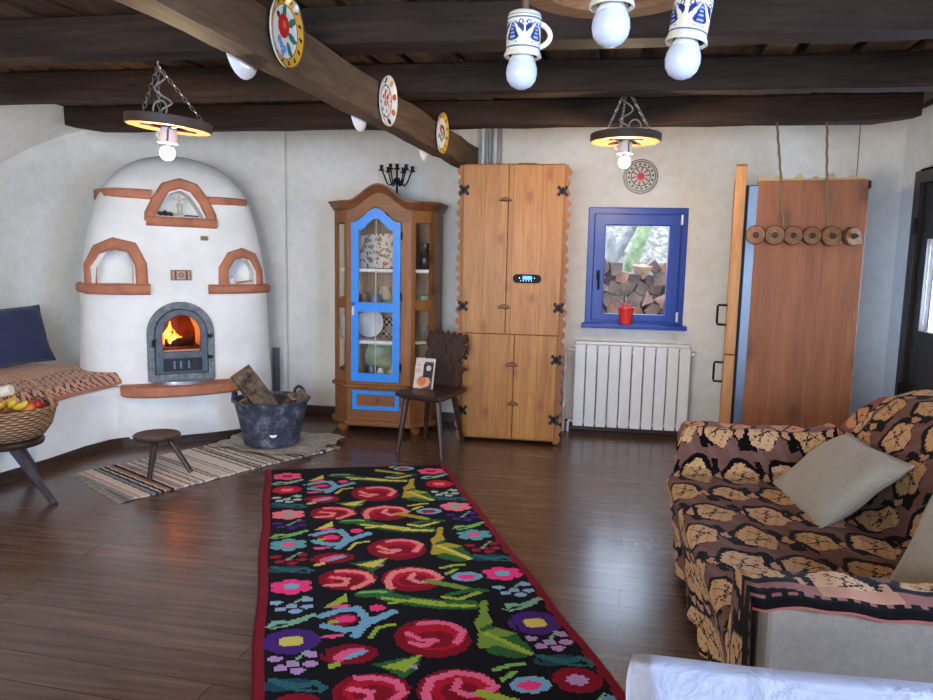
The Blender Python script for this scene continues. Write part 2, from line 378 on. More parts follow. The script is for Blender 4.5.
# ---- beams
def beam(name, p0, p1, wd, ht, mat, label, ends=0, jit=.006, zb=True, segs=24):
    p0, p1 = Vector(p0), Vector(p1); t = (p1-p0).normalized(); s = Vector((-t.y, t.x, 0)).normalized()
    n = 7; prof = []
    for a, b_ in ((0,0),(1,0),(1,1),(0,1)): pass
    base = [(-.5,.06),(-.44,0),(.44,0),(.5,.06),(.5,.94),(.44,1),(-.44,1),(-.5,.94)]
    q = MB(); vs = []; N = segs; L = (p1-p0).length
    for i in range(N+1):
        c = p0 + (p1-p0)*i/N
        cut = 1.
        if ends and (i == 0 or i == N): cut = .0
        for k, (a, b_) in enumerate(base):
            u = a*wd + random.uniform(-jit, jit); h = b_*ht + random.uniform(-jit, jit)*.6
            if ends and b_ < .1 and (i == 0 or i == N): h += ht*.22
            sh = 0
            vs.append(c + s*u + Vector((0,0,h)) + t*sh)
    m_ = len(base); fs = [tuple(range(m_-1,-1,-1)), tuple(N*m_+k for k in range(m_))]
    for i in range(N):
        for k in range(m_): fs.append((i*m_+k, i*m_+(k+1) % m_, (i+1)*m_+(k+1) % m_, (i+1)*m_+k))
    q.add(vs, fs); o = q.build(name, mat, origin=tuple((p0+p1)/2), smooth=True, auto=25)
    return tag(o, label, 'beam')
beam('ceiling_beam', (X0,2.87,2.052), (X1,2.82,2.052), .14, .15, BEAMM, 'dark cross beam with lit lower edge, behind the mug chandelier and carrying the left pendant lamp')
beam('ceiling_beam', (X0,3.66,2.052), (X1,3.65,2.052), .12, .15, BEAMM, 'dark cross beam that the right pendant lamp hangs behind')
beam('ceiling_beam', (-3.46,4.53,2.052), (1.80,4.48,2.052), .12, .15, BEAMM, 'dark cross beam with both cut ends visible, farthest back under the ceiling', ends=1)
beam('plate_beam', (-1.195,1.2,1.886), (-.835,5.35,1.886), .105, .164, MAINB, 'long brown beam running away under the cross beams with painted plates on its side', jit=.008, segs=30)

# ================================================================== outside the blue window
GRASS = plain('leaf_litter', (104,97,86), .9, var=.62, scale=16, bump=.8, bd=.05)
def gfn(u, v):
    x = -8+16*u; y = 5.9+14*v
    return Vector((x, y, -.1+max(0, min(y, 9.9)-7.2)*.75+max(0, y-9.9)*.03+.12*math.sin(x*3.1+y*2)+.08*math.sin(x*7+y*5.3)))
tag(MB().grid(gfn, 90, 80).build('hillside', GRASS, smooth=True), 'leaf covered slope rising outside the blue window', 'ground')
BARK = plain('mossy_bark', (96,108,74), .9, var=.35, scale=10, bump=.8, bd=.03)
BARK2 = plain('grey_bark', (96,94,92), .9, var=.3, scale=12, bump=.8, bd=.03)
tag(MB().tube([(.12,7.6,.05),(.44,7.6,1.1),(.64,7.6,1.70),(1.1,7.6,3.1)], [.085,.07,.062,.05], 14).build('tree_trunk', BARK, smooth=True, origin=(.12,7.6,.05)), 'thick mossy tree trunk leaning right outside the window', 'tree')
tag(MB().tube([(-.2,8.1,.4),(.30,8.1,1.2),(.56,8.1,1.72),(1.2,8.1,3.0)], [.06,.05,.045,.035], 12).build('tree_trunk', BARK2, smooth=True, origin=(-.2,8.1,.4)), 'thin grey trunk slanting behind the woodpile, left of the mossy trunk', 'tree')
tag(MB().tube([(.25,7.3,.0),(.26,7.3,1.1),(.265,7.3,1.48),(.27,7.3,1.53)], [.055,.05,.046,.015], 12).build('fence_post', BARK2, smooth=True, origin=(.25,7.3,.0)), 'short grey post standing left behind the woodpile', 'post')
LOGM = plain('split_log_wood', (142,100,76), .85, var=.35, scale=14, bump=.6, bd=.01)
LOGM2 = plain('weathered_log_wood', (100,76,64), .85, var=.35, scale=14, bump=.6, bd=.01)
protos = []
rows = [(.50+.088*r) for r in range(10)]
li = 0
for r, zz in enumerate(rows):
    xx = -.15+(.05 if r % 2 else 0)
    while xx < 1.25:
        top = 1.20+.05*math.sin(xx*9+1)+.05*math.sin(xx*4)
        if zz < top:
            if len(protos) < 9:
                n_ = random.choice((3,4,4,5)); rr = .076
                poly = [(math.cos(2*PI*k/n_+random.uniform(-.25,.25))*rr*random.uniform(.8,1.12), math.sin(2*PI*k/n_+random.uniform(-.25,.25))*rr*random.uniform(.8,1.12)) for k in range(n_)]
                lo = MB().prism(poly, -.17, .17, Mxz()).build('split_log', random.choice((LOGM, LOGM2)), origin=(0,0,0), local=True, bev=.008); protos.append(lo)
            else:
                lo = random.choice(protos).copy(); COL.objects.link(lo)
            lo.location = (xx, 6.35+random.uniform(-.05,.05), zz+random.uniform(-.01,.01)); lo.rotation_euler = (random.uniform(-.08,.08), random.uniform(0,6.28), random.uniform(-.1,.1))
            tag(lo, 'split firewood log in the stack seen through the blue window', 'log', 'split logs stacked outside the blue window'); li += 1
        xx += .106
# timbers the stack rests on
tag(MB().bx(-.6, 1.7, 6.12, 6.6, .0, .44).build('log_rack', BARK2, origin=(.5,6.35,0), bev=.02), 'low timber base carrying the stacked firewood outside', 'rack')

# ================================================================== the masonry stove
SO = (-2.63, 4.43, 0); SA = R(38)
stv = thing('masonry_stove', 'tall white plastered dome stove with terracotta arches and a burning firebox', 'stove', SO, SA)
def prof_w(z):
    pts = [(0,.638),(.3,.636),(.62,.624),(1.0,.606),(1.26,.575),(1.45,.535),(1.62,.482),(1.7,.435),(1.78,.37),(1.84,.29),(1.885,.19),(1.91,.09),(1.918,.0)]
    for (a, b_), (c_, d_) in zip(pts, pts[1:]):
        if z <= c_: return b_+(d_-b_)*(z-a)/(c_-a)
    return 0
def prof_b(z):
    """(centre depth v, half depth)"""
    pts = [(0,-.0),(1.0,-.0),(1.45,-.015),(1.6,-.03),(1.7,-.06),(1.78,-.11),(1.84,-.17),(1.885,-.25),(1.91,-.33),(1.918,-.42)]
    f_ = 0
    for (a, b_), (c_, d_) in zip(pts, pts[1:]):
        if z <= c_: f_ = b_+(d_-b_)*(z-a)/(c_-a); break
    return f_
def front(u, z, pw=3.6):
    w_ = prof_w(z)-.02; dep = .42+prof_b(z); k = min(1, abs(u-.022)/max(.01, w_))
    return prof_b(z)-dep*(1-(1-k**pw)**(1/pw))
q = MB(); vs = []; NS = 72; zs = [0,.2,.37,.5,.7,.9,1.0,1.15,1.3,1.4,1.48,1.55,1.6,1.65,1.7,1.74,1.78,1.81,1.84,1.865,1.885,1.9,1.91,1.916]
for z_ in zs:
    w_ = prof_w(z_); fb = prof_b(z_); dep = .42+fb
    for k in range(NS):
        a = 2*PI*k/NS; cu = math.copysign(abs(math.cos(a))**(2/3.6), math.cos(a)); sv = math.copysign(abs(math.sin(a))**(2/3.6), math.sin(a))
        vs.append(Vector((w_*cu+.022, -( -.42 + dep*sv), z_)))
fs = [tuple(range(NS-1,-1,-1)), tuple((len(zs)-1)*NS+k for k in range(NS))]
for i in range(len(zs)-1):
    for k in range(NS): fs.append((i*NS+k, i*NS+(k+1) % NS, (i+1)*NS+(k+1) % NS, (i+1)*NS+k))
q.add(vs, fs); body = q.build('stove_body', STOVEP, stv, local=True, smooth=True)
# niches and firebox cut into the body
def ML(): return Mxz()          # local (u, z, v) -> stove local
NL = [(-.50,1.045),(-.28,1.045),(-.275,1.15),(-.305,1.245),(-.38,1.275),(-.43,1.245),(-.49,1.15)]
NR = [(.305,1.045),(.49,1.045),(.488,1.13),(.45,1.21),(.39,1.228),(.335,1.2),(.305,1.13)]
NTp = [(-.135,1.49),(.165,1.487),(.13,1.545),(.075,1.63),(.02,1.66),(-.04,1.64),(-.085,1.59)]
FB = [(-.13,.61),(.125,.61),(.122,.72),(.09,.80),(.03,.842),(-.03,.845),(-.085,.815),(-.13,.745)]
for poly, dpt in ((NL,.22),(NR,.2),(NTp,.2),(FB,.3)):
    c_ = MB().prism(poly, -dpt, .2, ML()).build('cutter', None, stv, local=True)
    boolean(body, c_)
for p_ in body.data.polygons: p_.use_smooth = True
bm = bmesh.new(); bm.from_mesh(body.data)
for e in bm.edges:
    if len(e.link_faces) == 2 and e.calc_face_angle(0) > R(30): e.smooth = False
bm.to_mesh(body.data); bm.free()
def clay(name, pts, r_b, r_n, closed=False, lift=.0, mat=TERRA):
    """rounded clay strip following the stove front; pts (u, z)"""
    dense = []
    n = len(pts)
    for i in range(n-1 if not closed else n):
        a, b_ = pts[i], pts[(i+1) % n]; L = math.hypot(b_[0]-a[0], b_[1]-a[1]); k = max(1, int(L/.035))
        for j in range(k): dense.append((a[0]+(b_[0]-a[0])*j/k, a[1]+(b_[1]-a[1])*j/k))
    if not closed: dense.append(pts[-1])
    P = [Vector((u, -(front(u, z)+lift), z)) for u, z in dense]
    nr = []
    for u, z in dense:
        e_ = .02; du = (front(u+e_, z)-front(u-e_, z))/(2*e_); du = max(-1.6, min(1.6, du))
        nr.append(Vector((-du, -1, 0)).normalized())
    prof = [(math.copysign(abs(math.cos(a))**.6, math.cos(a))*r_b, math.copysign(abs(math.sin(a))**.6, math.sin(a))*r_n) for a in [2*PI*k/14 for k in range(14)]]
    q = MB(); q.sweep(P, prof, nr, closed)
    return q.build(name, mat, stv, local=True, smooth=True, auto=60)
clay('arch_frame', [(-.525,1.03),(-.523,1.16),(-.475,1.262),(-.388,1.305),(-.285,1.28),(-.235,1.17),(-.232,1.03)], .036, .032)
clay('arch_sill', [(-.565,1.012),(-.185,1.012)], .036, .055)
clay('arch_frame', [(.275,1.03),(.278,1.15),(.33,1.235),(.405,1.262),(.478,1.235),(.525,1.14),(.528,1.03)], .032, .032)
clay('arch_sill', [(.175,1.012),(.618,1.012)], .032, .055)
clay('arch_frame', [(-.172,1.455),(-.17,1.50),(-.125,1.59),(-.07,1.675),(.02,1.705),(.105,1.68),(.165,1.59),(.205,1.50),(.205,1.452)], .034, .035)
clay('arch_sill', [(-.195,1.455),(.235,1.45)], .032, .045)
clay('clay_band', [(-.478,1.628),(-.33,1.626),(-.155,1.622)], .032, .028)
clay('clay_band', [(.19,1.604),(.33,1.606),(.486,1.608)], .026, .028)
# hearth ledge
led = []
for k in range(25):
    a = PI*k/24; u = -.39*math.cos(a)+0.0; led.append((u, .0+.20*math.sin(a)**.7 if 0 < k < 24 else 0))
pl = [(u, -vv) for u, vv in led] + [(.36, .12), (-.36, .12)]
MB().prism(pl, .322, .392).build('hearth_ledge', TERRA, stv, local=True, bev=.015, smooth=True)
fw = [(u*1.12, -(vv*.52+.0)) for u, vv in led] + [(.4,.12),(-.4,.12)]
MB().prism(fw, 0, .33).build('stove_base', STOVEP, stv, local=True, bev=.02, smooth=True)
ml = [(-.2*math.cos(PI*k/20), -(.01+.11*math.sin(PI*k/20))) for k in range(21)]
MB().prism([(u*.98, w_*1.15) for u, w_ in ml]+[(.2,.0),(-.2,.0)], .392, .414).build('ember_plate', plain('bare_sheet_metal', (196,200,206), .3, .9, var=.05, bump=.05), stv, local=True)
# cast iron door
CAST = plain('grey_cast_iron', (92,100,108), .55, .45, var=.15, scale=20, bump=.5)
CASTD = plain('dark_cast_iron', (44,48,54), .55, .45, var=.2, scale=20, bump=.5)
def arch(w_, z0, z1, n=16, cx=0.):
    """arched outline: straight sides to z1-w_, round head"""
    P = [(cx-w_, z0), (cx+w_, z0)]
    for k in range(n+1): a = PI*k/n; P.append((cx+w_*math.cos(a), z1-w_+w_*math.sin(a)))
    return P
MB().ring(arch(.21,.405,.93,20,-.008), arch(.165,.452,.885,20,-.008), -.02, .028, ML()).build('surround_frame', plain('stone_look_cast_iron', (120,128,132), .7, .3, var=.3, scale=26, bump=.8), stv, local=True, bev=.006)
MB().ring(arch(.163,.452,.883,20,-.008), arch(.117,.60,.842,20,-.005), .0, .042, ML()).build('fire_door', CAST, stv, local=True, bev=.006)
MB().prism(arch(.12,.598,.845,20,-.005), .004, .01, ML()).build('pane', glass('firebox_glass', (.95,.8,.7)), stv, local=True)
ad = MB().box((-.005,-.048,.515), (.24,.016,.085)).build('ash_door', CASTD, stv, local=True, bev=.004)
k_ = MB(); 
for uu in (-.06,-.02,.03): k_.box((uu,-.06,.515), (.012,.012,.045))
k_.build('vent_slider', STEEL, ad, local=False) if False else MB().box((-.06,-.062,.515),(.012,.014,.05)).box((-.02,-.062,.515),(.012,.014,.05)).box((.03,-.062,.515),(.012,.014,.05)).build('vent_slider', STEEL, stv, local=True)
MB().tube([(-.165,-.03,.68),(-.185,-.06,.68),(-.185,-.07,.64)], .009, 8).build('door_handle', IRON, stv, local=True, smooth=True)
for zz in (.70,.56): MB().box((.17,-.045,zz),(.03,.02,.022)).build('hinge', IRON, stv, local=True, bev=.004)
GLOWBRICK = plain('glow_red_firebrick', (92,46,32), .9, var=.3, scale=16)  # the fire's reddish glow is painted into the lining colour
q = MB(); q.prism(FB, -.298, -.285, ML()); q.box((0,.14,.615),(.25,.27,.014)); q.build('firebox_lining', GLOWBRICK, stv, local=True)
q = MB(); q.cyl((-.1,.1,.645),(.09,.13,.65),.028,.024,10); q.cyl((-.08,.17,.64),(.08,.07,.672),.024,.02,10)
q.build('burning_log', plain('charred_wood', (40,24,18), .9, var=.4, scale=30), stv, local=True, smooth=True)
fl = NT('flame'); v = fl.mapping((1,1,.6)); n_ = fl.noise(v, 22, 4, .6, 1.5)
cr = fl.ramp(n_, [(.3, lin((255,70,15))), (.5, lin((255,130,30))), (.7, lin((255,220,110)))]); fl.link(cr, fl.b.inputs['Emission Color']); fl.b.inputs['Emission Strength'].default_value = 9; fl.col((0,0,0,1))
q = MB()
for (u, vv, h, r_) in ((-.07,.13,.15,.03),(-.045,.11,.1,.022),(-.095,.12,.09,.02),(-.02,.15,.075,.018),(-.06,.09,.07,.016),(.02,.14,.045,.014)):
    pp = [(u+.012*math.sin(t*5+u*40), vv, .64+h*t) for t in (0,.2,.4,.6,.8,1)]
    q.tube(pp, [r_*.7, r_, r_*.85, r_*.55, r_*.25, .001], 9)
q.build('flame', fl.m, stv, local=True, smooth=True)
# relief tile and little clip
def tilefn(c, i):
    x, z = c.x-.003, c.z-1.106; a = abs(x)
    if a > .052 or abs(z) > .026: return (150,110,92)
    return (112,84,72) if (math.hypot(x*1.0, z) < .016 and math.hypot(x, z) > .009) or abs(a-.035) < .006 else (190,160,140)
MB().grid(lambda s, t: Vector((-.06+.126*s, -.012, 1.072+.068*t)), 40, 20).build('relief_tile', painted('painted_clay', .8), stv, local=True, paint=tilefn, solid=.014)
MB().box((.155,-.012,1.352),(.045,.02,.028)).build('damper_clip', plain('tarnished_brass', (116,104,70), .5, .5), stv, local=True, bev=.004)
# things on the niches' floors (local stove coordinates -> world)
SM = wm(stv)
def SW(u, v_, z): return SM @ Vector((u, -v_, z))
STONE = plain('pale_stone', (196,190,182), .8, var=.15, scale=40)
fg = thing('figurine', 'small pale crucifix figure standing in the top niche of the stove', 'figurine', SW(.02,-.09,1.492), SA)
MB().lathe([(0,0),(.03,0),(.03,.012),(.016,.02),(.018,.06),(.022,.075),(.012,.09)], n=14).build('body', STONE, fg, local=True, smooth=True)
MB().box((0,0,.105),(.014,.012,.08)).box((0,0,.118),(.08,.012,.014)).build('cross', STONE, fg, local=True, bev=.003)
q = MB()
for k in range(14):
    q.sph((-.115+.012*k*.55+random.uniform(-.01,.01), -.0+random.uniform(-.02,.03), random.uniform(.008,.03)), random.uniform(.008,.013), 8, 6)
g_ = thing('dried_wreath', 'dark beaded ornament lying left in the top stove niche', 'ornament', SW(.0,-.1,1.49), SA)
q.build('beads', plain('dark_berries', (58,56,50), .6, var=.4, scale=60), g_, local=True, smooth=True)
g2 = MB().tube([(0,0,.006),(.03,.008,.01),(.06,-.004,.008),(.1,.006,.006)], .006, 8).build('dried_twig', plain('twig', (92,76,58), .8), origin=tuple(SW(.035,-.08,1.49)), local=True)
g2.rotation_euler.z = SA; tag(g2, 'short dried twig lying right of the figurine in the top niche', 'twig')
cs = thing('candle_holder', 'small white candle cup in the right stove niche', 'candle holder', SW(.34,-.05,1.048), SA)
MB().lathe([(0,0),(.022,0),(.024,.01),(.014,.016),(.016,.04),(.0,.04)], n=14).build('cup', WHITEM, cs, local=True, smooth=True)
MB().cyl((0,0,.038),(0,0,.058),.008).build('candle', STONE, cs, local=True)
g3 = MB().cyl((0,0,0),(.11,0,.016),.008,.006,8).build('kindling_stick', plain('twig2', (176,130,88), .8), origin=tuple(SW(.37,-.05,1.054)), local=True); g3.rotation_euler.z = SA
tag(g3, 'thin light stick lying in the right stove niche', 'stick')

# masonry bench, part of the stove mass, along the left wall
q = MB(); poly = [(-3.06,.9),(-3.06,3.0),(-3.05,3.3),(-3.0,3.62),(-2.985,3.9),(-2.97,4.06),(-2.9,4.17),(-3.0,4.35),(-3.3,5.0),(X0+.001,5.0),(X0+.001,.9)]
# keep clear of the stove body by stopping at its side
q.prism(poly, 0, .385); o = q.build('masonry_bench', STOVEP, origin=(-3.5,3,0), bev=.03, seg=3, smooth=True)
tag(o, 'long white plastered bench built along the left wall beside the stove', 'bench')
q = MB(); path = [(-3.06,.9,.0),(-3.06,3.0,0),(-3.05,3.3,0),(-3.0,3.62,0),(-2.985,3.9,0),(-2.94,4.08,0),(-2.80,4.25,0)]
q.sweep(path, [(0,0),(.014,0),(.014,.06),(0,.06)], (0,0,1)); q.build('baseboard_left', BASEB, kind='structure')
path = [tuple(SW(u*1.125, vv*.52+.008, 0)) for u, vv in led[1:]]
q = MB(); q.sweep(path, [(0,0),(.014,0),(.014,.05),(0,.05)], (0,0,1)); q.build('trim_1', BASEB, kind='structure')
# ================================================================== bench cover, cushion
def covfn(c, i):
    x, y, z = c
    if z < -.012 and z > -9 and x > .4: 
        pass
    d = .505-x            # distance from the front edge, in plan
    if z < .03 and d < .03: d = -(.06-z)
    t = y/.078; s = d/.075
    if d < -.001:
        return (184,120,94) if d < -.05 else ((78,58,64) if abs((t*1.6+d*22) % 1-.5) > .36 else (204,152,126))
    if d < .30:
        zig = abs((t*.9 % 1)-.5)*2
        k = (d/.052 + zig*1.0) % 1
        if .10 < d < .19:
            e = math.hypot(((t*.9) % 1)-.5, (d-.145)/.09)
            return (78,58,66) if .26 < e < .35 or (e > .47 and k < .3) else (220,170,142)
        return (78,58,66) if k < .33 else (214,162,134)
    k = (x/.03+abs((y/.03 % 1)-.5)*2) % 1
    return (220,180,154) if k < .5 else (196,136,108)
cvt = [(-3.86,.478),(-3.5,.476),(-3.2,.474),(-3.04,.47),(-3.005,.462),(-2.99,.44),(-2.995,.40),(-3.0,.392)]
def cov(s, t):
    y = 1.6+(4.36-1.6)*t
    L = s*(len(cvt)-1); 
    # denser along the top
    x0 = -3.86
    if s < .86: x = -3.86+(.84)*s/.86; z = .478-.012*(s/.86)**6
    else:
        a = (s-.86)/.14; x = -3.02+.03*math.sin(a*PI/2); z = .466-.075*a
    z += .006*math.sin(y*7+x*5)+.004*math.sin(y*17+x*11)
    # curve of the bench front near the stove
    cur = max(0, (y-3.5))**2*.10 if x > -3.3 else 0
    return Vector((x+cur*(x+3.86)/.87, y, z))
cp = painted('woven_bench_cover', .95, .4, 260, .2, .1)
o = MB().grid(cov, 190, 470).build('bench_cover', cp, origin=(-3.5,3,.4), smooth=True, paint=covfn)
tag(o, 'rust and white zigzag patterned woven cover spread on the white wall bench', 'blanket')
q = MB(); q.prism([(-3.87,1.6),(-3.03,1.6),(-3.03,3.6),(-2.99,4.0),(-2.965,4.34),(-3.2,4.36),(-3.87,4.36)], .387, .447)
tag(q.build('bench_mattress', plain('rust_foam_cover', (170,106,84), .95, var=.1, scale=40), origin=(-3.5,3,.387), bev=.02, seg=3, smooth=True), 'thin rust brown foam pad under the patterned cover on the bench', 'mattress')
def pillow(name, w_, h_, t_, mat, loc, rot, label, cat='cushion', group=None, seam=None, n=22):
    root = thing(name, label, cat, loc, rot=rot, group=group)
    def top(sg):
        def fn(u, v):
            x, y = 2*u-1, 2*v-1
            ex = (1-abs(x)**2.6); ey = (1-abs(y)**2.6); zz = sg*t_/2*(max(0, ex)*max(0, ey))**.42
            pin = 1-.07*(1-abs(y)**2)*abs(x)**3; pin2 = 1-.07*(1-abs(x)**2)*abs(y)**3
            return Vector((x*w_/2*pin, y*h_/2*pin2, zz+.004*math.sin(x*7+y*5)))
        return fn
    q = MB(); q.grid(top(1), n, n); q.grid(top(-1), n, n)
    q.build('cushion_body', mat, root, local=True, smooth=True, auto=75)
    P = []
    for a, b_ in ((-1,-1),(1,-1),(1,1),(-1,1)):
        pass
    edge = [(2*i/12-1, -1) for i in range(12)]+[(1, 2*i/12-1) for i in range(12)]+[(1-2*i/12, 1) for i in range(12)]+[(-1, 1-2*i/12) for i in range(12)]
    f_ = top(1); P = [f_((x+1)/2, (y+1)/2) for x, y in edge]
    MB().tube(P, .005, 6, closed=True).build('piping', seam or mat, root, local=True, smooth=True)
    return root
NAVYF = plain('navy_cotton', (40,48,84), .9, var=.08, scale=60, bump=.3, sheen=.2)
pillow('bench_cushion', .62, .40, .10, NAVYF, (-3.74,4.22,.675), (R(74), 0, R(90-4)), 'plain navy blue cushion leaning on the left wall above the bench')
# ================================================================== three legged stool with the fruit basket
LEGB = wood('blackened_leg_wood', (40,36,40), (84,80,88), 'z', 1, .4)
ts = thing('tripod_stool', 'dark three legged stool carrying the wicker fruit basket', 'stool', (-2.97,3.28,0))
MB().lathe([(0,.222),(.14,.222),(.175,.232),(.18,.25),(.17,.262),(0,.262)], (-2.97,3.28,0), n=30).build('seat', DARKW, ts, smooth=True)
for a, ft in (((-2.86,3.20),(-2.545,3.09)),((-3.0,3.17),(-3.04,2.93)),((-3.02,3.39),(-3.0,3.52))):
    MB().tube([(a[0],a[1],.235),(ft[0],ft[1],0)], [.024,.018], 10, sq=1).build('leg', LEGB, ts, smooth=True)
wk = NT('wicker'); v = wk.mapping((1,1,1)); xy = wk.n.new('ShaderNodeSeparateXYZ'); wk.link(v, xy.inputs[0])
ang = wk.math('ARCTAN2', xy.outputs[1], xy.outputs[0]); row = wk.math('MULTIPLY', xy.outputs[2], 70)
ph = wk.math('MULTIPLY', wk.math('MODULO', wk.math('FLOOR', row), 2), PI)
wv = wk.math('SINE', wk.math('ADD', wk.math('MULTIPLY', ang, 26), ph)); rw = wk.math('SINE', wk.math('MULTIPLY', row, PI*2))
hh = wk.math('ADD', wv, rw); wk.col(wk.ramp(wk.math('MULTIPLY', wk.math('ADD', hh, 2), .25), [(.1, lin((80,54,36))), (.5, lin((150,110,74))), (.9, lin((198,160,118)))])); wk.set(.6); wk.bump(hh, .6, .01)
BC = (-2.965,3.28)
bk = thing('wicker_basket', 'round wicker basket of fruit with a hooped handle on the tripod stool', 'basket', (*BC,.262))
q = MB(); q.lathe([(0,0),(.135,.0),(.18,.02),(.215,.07),(.232,.13),(.238,.165),(.225,.165),(.205,.075),(.17,.03),(.13,.014),(0,.014)], n=44); q.build('basket_body', wk.m, bk, local=True, smooth=True)
rim = []
for k in range(60):
    a = 2*PI*k/60; rim.append((.232*math.cos(a), .232*math.sin(a), .168+.005*math.sin(a*24)))
MB().tube(rim, .013, 8, closed=True).build('rim', wk.m, bk, local=True, smooth=True)
hd = [(.232*math.cos(PI*k/24), .06*math.cos(PI*k/24), .165+.175*math.sin(PI*k/24)) for k in range(25)]
q = MB(); q.tube(hd, .009, 8); q.tube([(x+.004*math.sin(i*1.9), y+.012*math.cos(i*1.9), z) for i, (x, y, z) in enumerate(hd)], .005, 6); q.build('basket_handle', plain('willow', (150,112,76), .6, var=.2, scale=50), bk, local=True, smooth=True)
BZ = .262
RED = plain('red_apple_skin', (196,52,34), .35, var=.2, scale=14, bump=.02); ORG = plain('orange_peel', (226,120,36), .45, var=.1, scale=60); YEL = plain('banana_skin', (224,186,62), .5, var=.1, scale=20)
app = None
def fruit(mat, x, y, z, r, label, nm='apple', cat='apple'):
    f_ = thing(nm, label, cat, (BC[0]+x, BC[1]+y, BZ+z), group=None, rot=(random.uniform(-.5,.5), random.uniform(-.5,.5), 0))
    q = MB().lathe([(0,-r*.82),(r*.3,-r*.9),(r*.75,-r*.62),(r,-.02*r),(r*.86,r*.6),(r*.45,r*.86),(r*.12,r*.74),(0,r*.64)], n=18).build('flesh', mat, f_, local=True, smooth=True, auto=80)
    MB().tube([(0,0,r*.62),(.003,0,r*1.0)], .003, 6).build('stem', DARKW, f_, local=True)
fruit(RED, .02,-.13,.17,.042, 'red apple at the front of the basket')
fruit(RED, -.07,-.12,.175,.04, 'red apple in the front left of the basket')
fruit(ORG, -.03,-.04,.17,.04, 'orange fruit in the middle of the basket', 'orange', 'orange')
fruit(ORG, .16,-.03,.175,.035, 'orange fruit at the right rim of the basket', 'orange', 'orange')
fruit(RED, .12,.08,.165,.038, 'red apple at the back right of the basket')
def banana(x, y, z, rz, lab, tilt=.3):
    q = MB(); P = []; rs = []
    for k in range(13):
        a = -1.0+2.0*k/12; P.append((.085*math.sin(a), 0, .085*(1-math.cos(a)))); rs.append(.016*(1-abs(a)**6*.75)+.001)
    b_ = thing('banana', lab, 'banana', (BC[0]+x, BC[1]+y, BZ+z), rot=(tilt, 0, rz))
    q.tube(P, rs, 10); q.build('peel', YEL, b_, local=True, smooth=True)
    MB().tube([P[-1], (P[-1][0]+.012, 0, P[-1][2]+.01)], [.006,.005], 6).build('stem', plain('banana_tip', (96,76,38), .7), b_, local=True)
banana(.08,-.11,.20, 1.9, 'upright yellow banana, leftmost in the basket', 0.9)
banana(.11,-.085,.205, 2.3, 'yellow banana between the other two in the basket', .7)
banana(.145,-.09,.195, 2.8, 'yellow banana lying nearest the right rim of the basket', .5)
rl = MB().tube([(-.2,-.06,-.0),(.13,.0,.085)], .028, 16); o = rl.build('paper_roll', plain('cream_paper', (226,214,196), .8, var=.05, scale=30), origin=(BC[0]-.04,BC[1]-.05,BZ+.19), local=True, smooth=True, bev=.004)
tag(o, 'cream rolled paper lying across the top of the fruit basket', 'paper roll')

# ================================================================== low milking stool
ms = thing('milking_stool', 'small round dark wooden stool on the striped rag rug', 'stool', (-2.37,3.70,0), .2)
q = MB().lathe([(0,.185),(.085,.185),(.122,.2),(.13,.214),(.124,.222),(.1,.217),(0,.213)], n=32, sx=1.0); q.build('seat', wood('dark_stool_seat', (44,32,26), (78,60,48), 'x', 2, .4), ms, local=True, smooth=True)
MI = wm(ms).inverted()
for (tx, ty), (fx, fy) in (((-2.34,3.63),(-2.30,3.50)),((-2.31,3.72),(-2.165,3.70)),((-2.43,3.76),(-2.50,3.86))):
    MB().tube([(tx,ty,.195),(fx,fy,.009)], [.019,.014], 9).build('leg', DARKW, ms, smooth=True)

# ================================================================== rag rug
U_ = Vector((-.54,.365,0)); V_ = Vector((.70,1.24,0)); RA = Vector((-2.23,3.19,0))
random.seed(11); strip = []
s_ = 0
PALS = [(216,210,200),(216,210,200),(200,192,180),(52,46,46),(206,200,190),(170,128,112),(222,216,206),(140,142,150),(212,200,176),(56,48,50),(198,160,148),(226,221,212),(210,206,198),(118,104,96)]
while s_ < 1.5: w = random.choice((.008,.011,.016,.024)); strip.append((s_, s_+w, random.choice(PALS))); s_ += w
def ragfn(c, i):
    p = Vector(c)-Vector((0,0,0)); d = p-Vector((0,0,0)); L = V_.normalized(); s = (p.x*L.x+p.y*L.y)
    for a, b_, k in strip:
        if a <= s < b_: return k
    return PALS[0]
o = MB().grid(lambda u, v: U_*u+V_*v+Vector((.008*math.sin(v*9), .006*math.sin(v*12), .006+.001*math.sin(u*40)+.0015*math.sin(v*55))), 30, 330).build('rag_rug', painted('rag_rug_weave', .95, .5, 300, .1), origin=tuple(RA), local=True, paint=ragfn, solid=.007)
tag(o, 'narrow striped rag rug in front of the stove', 'rug')
q = MB(); 
for k in range(44):
    b0 = RA+U_*(k/43)+Vector((0,0,.006)); q.tube([b0, b0-V_.normalized()*.022+Vector((random.uniform(-.006,.006),0,-.003)), b0-V_.normalized()*.04+Vector((random.uniform(-.01,.01),0,-.0045))], .0018, 4)
q.build('fringe', plain('rug_fringe', (150,140,126), .95), o)

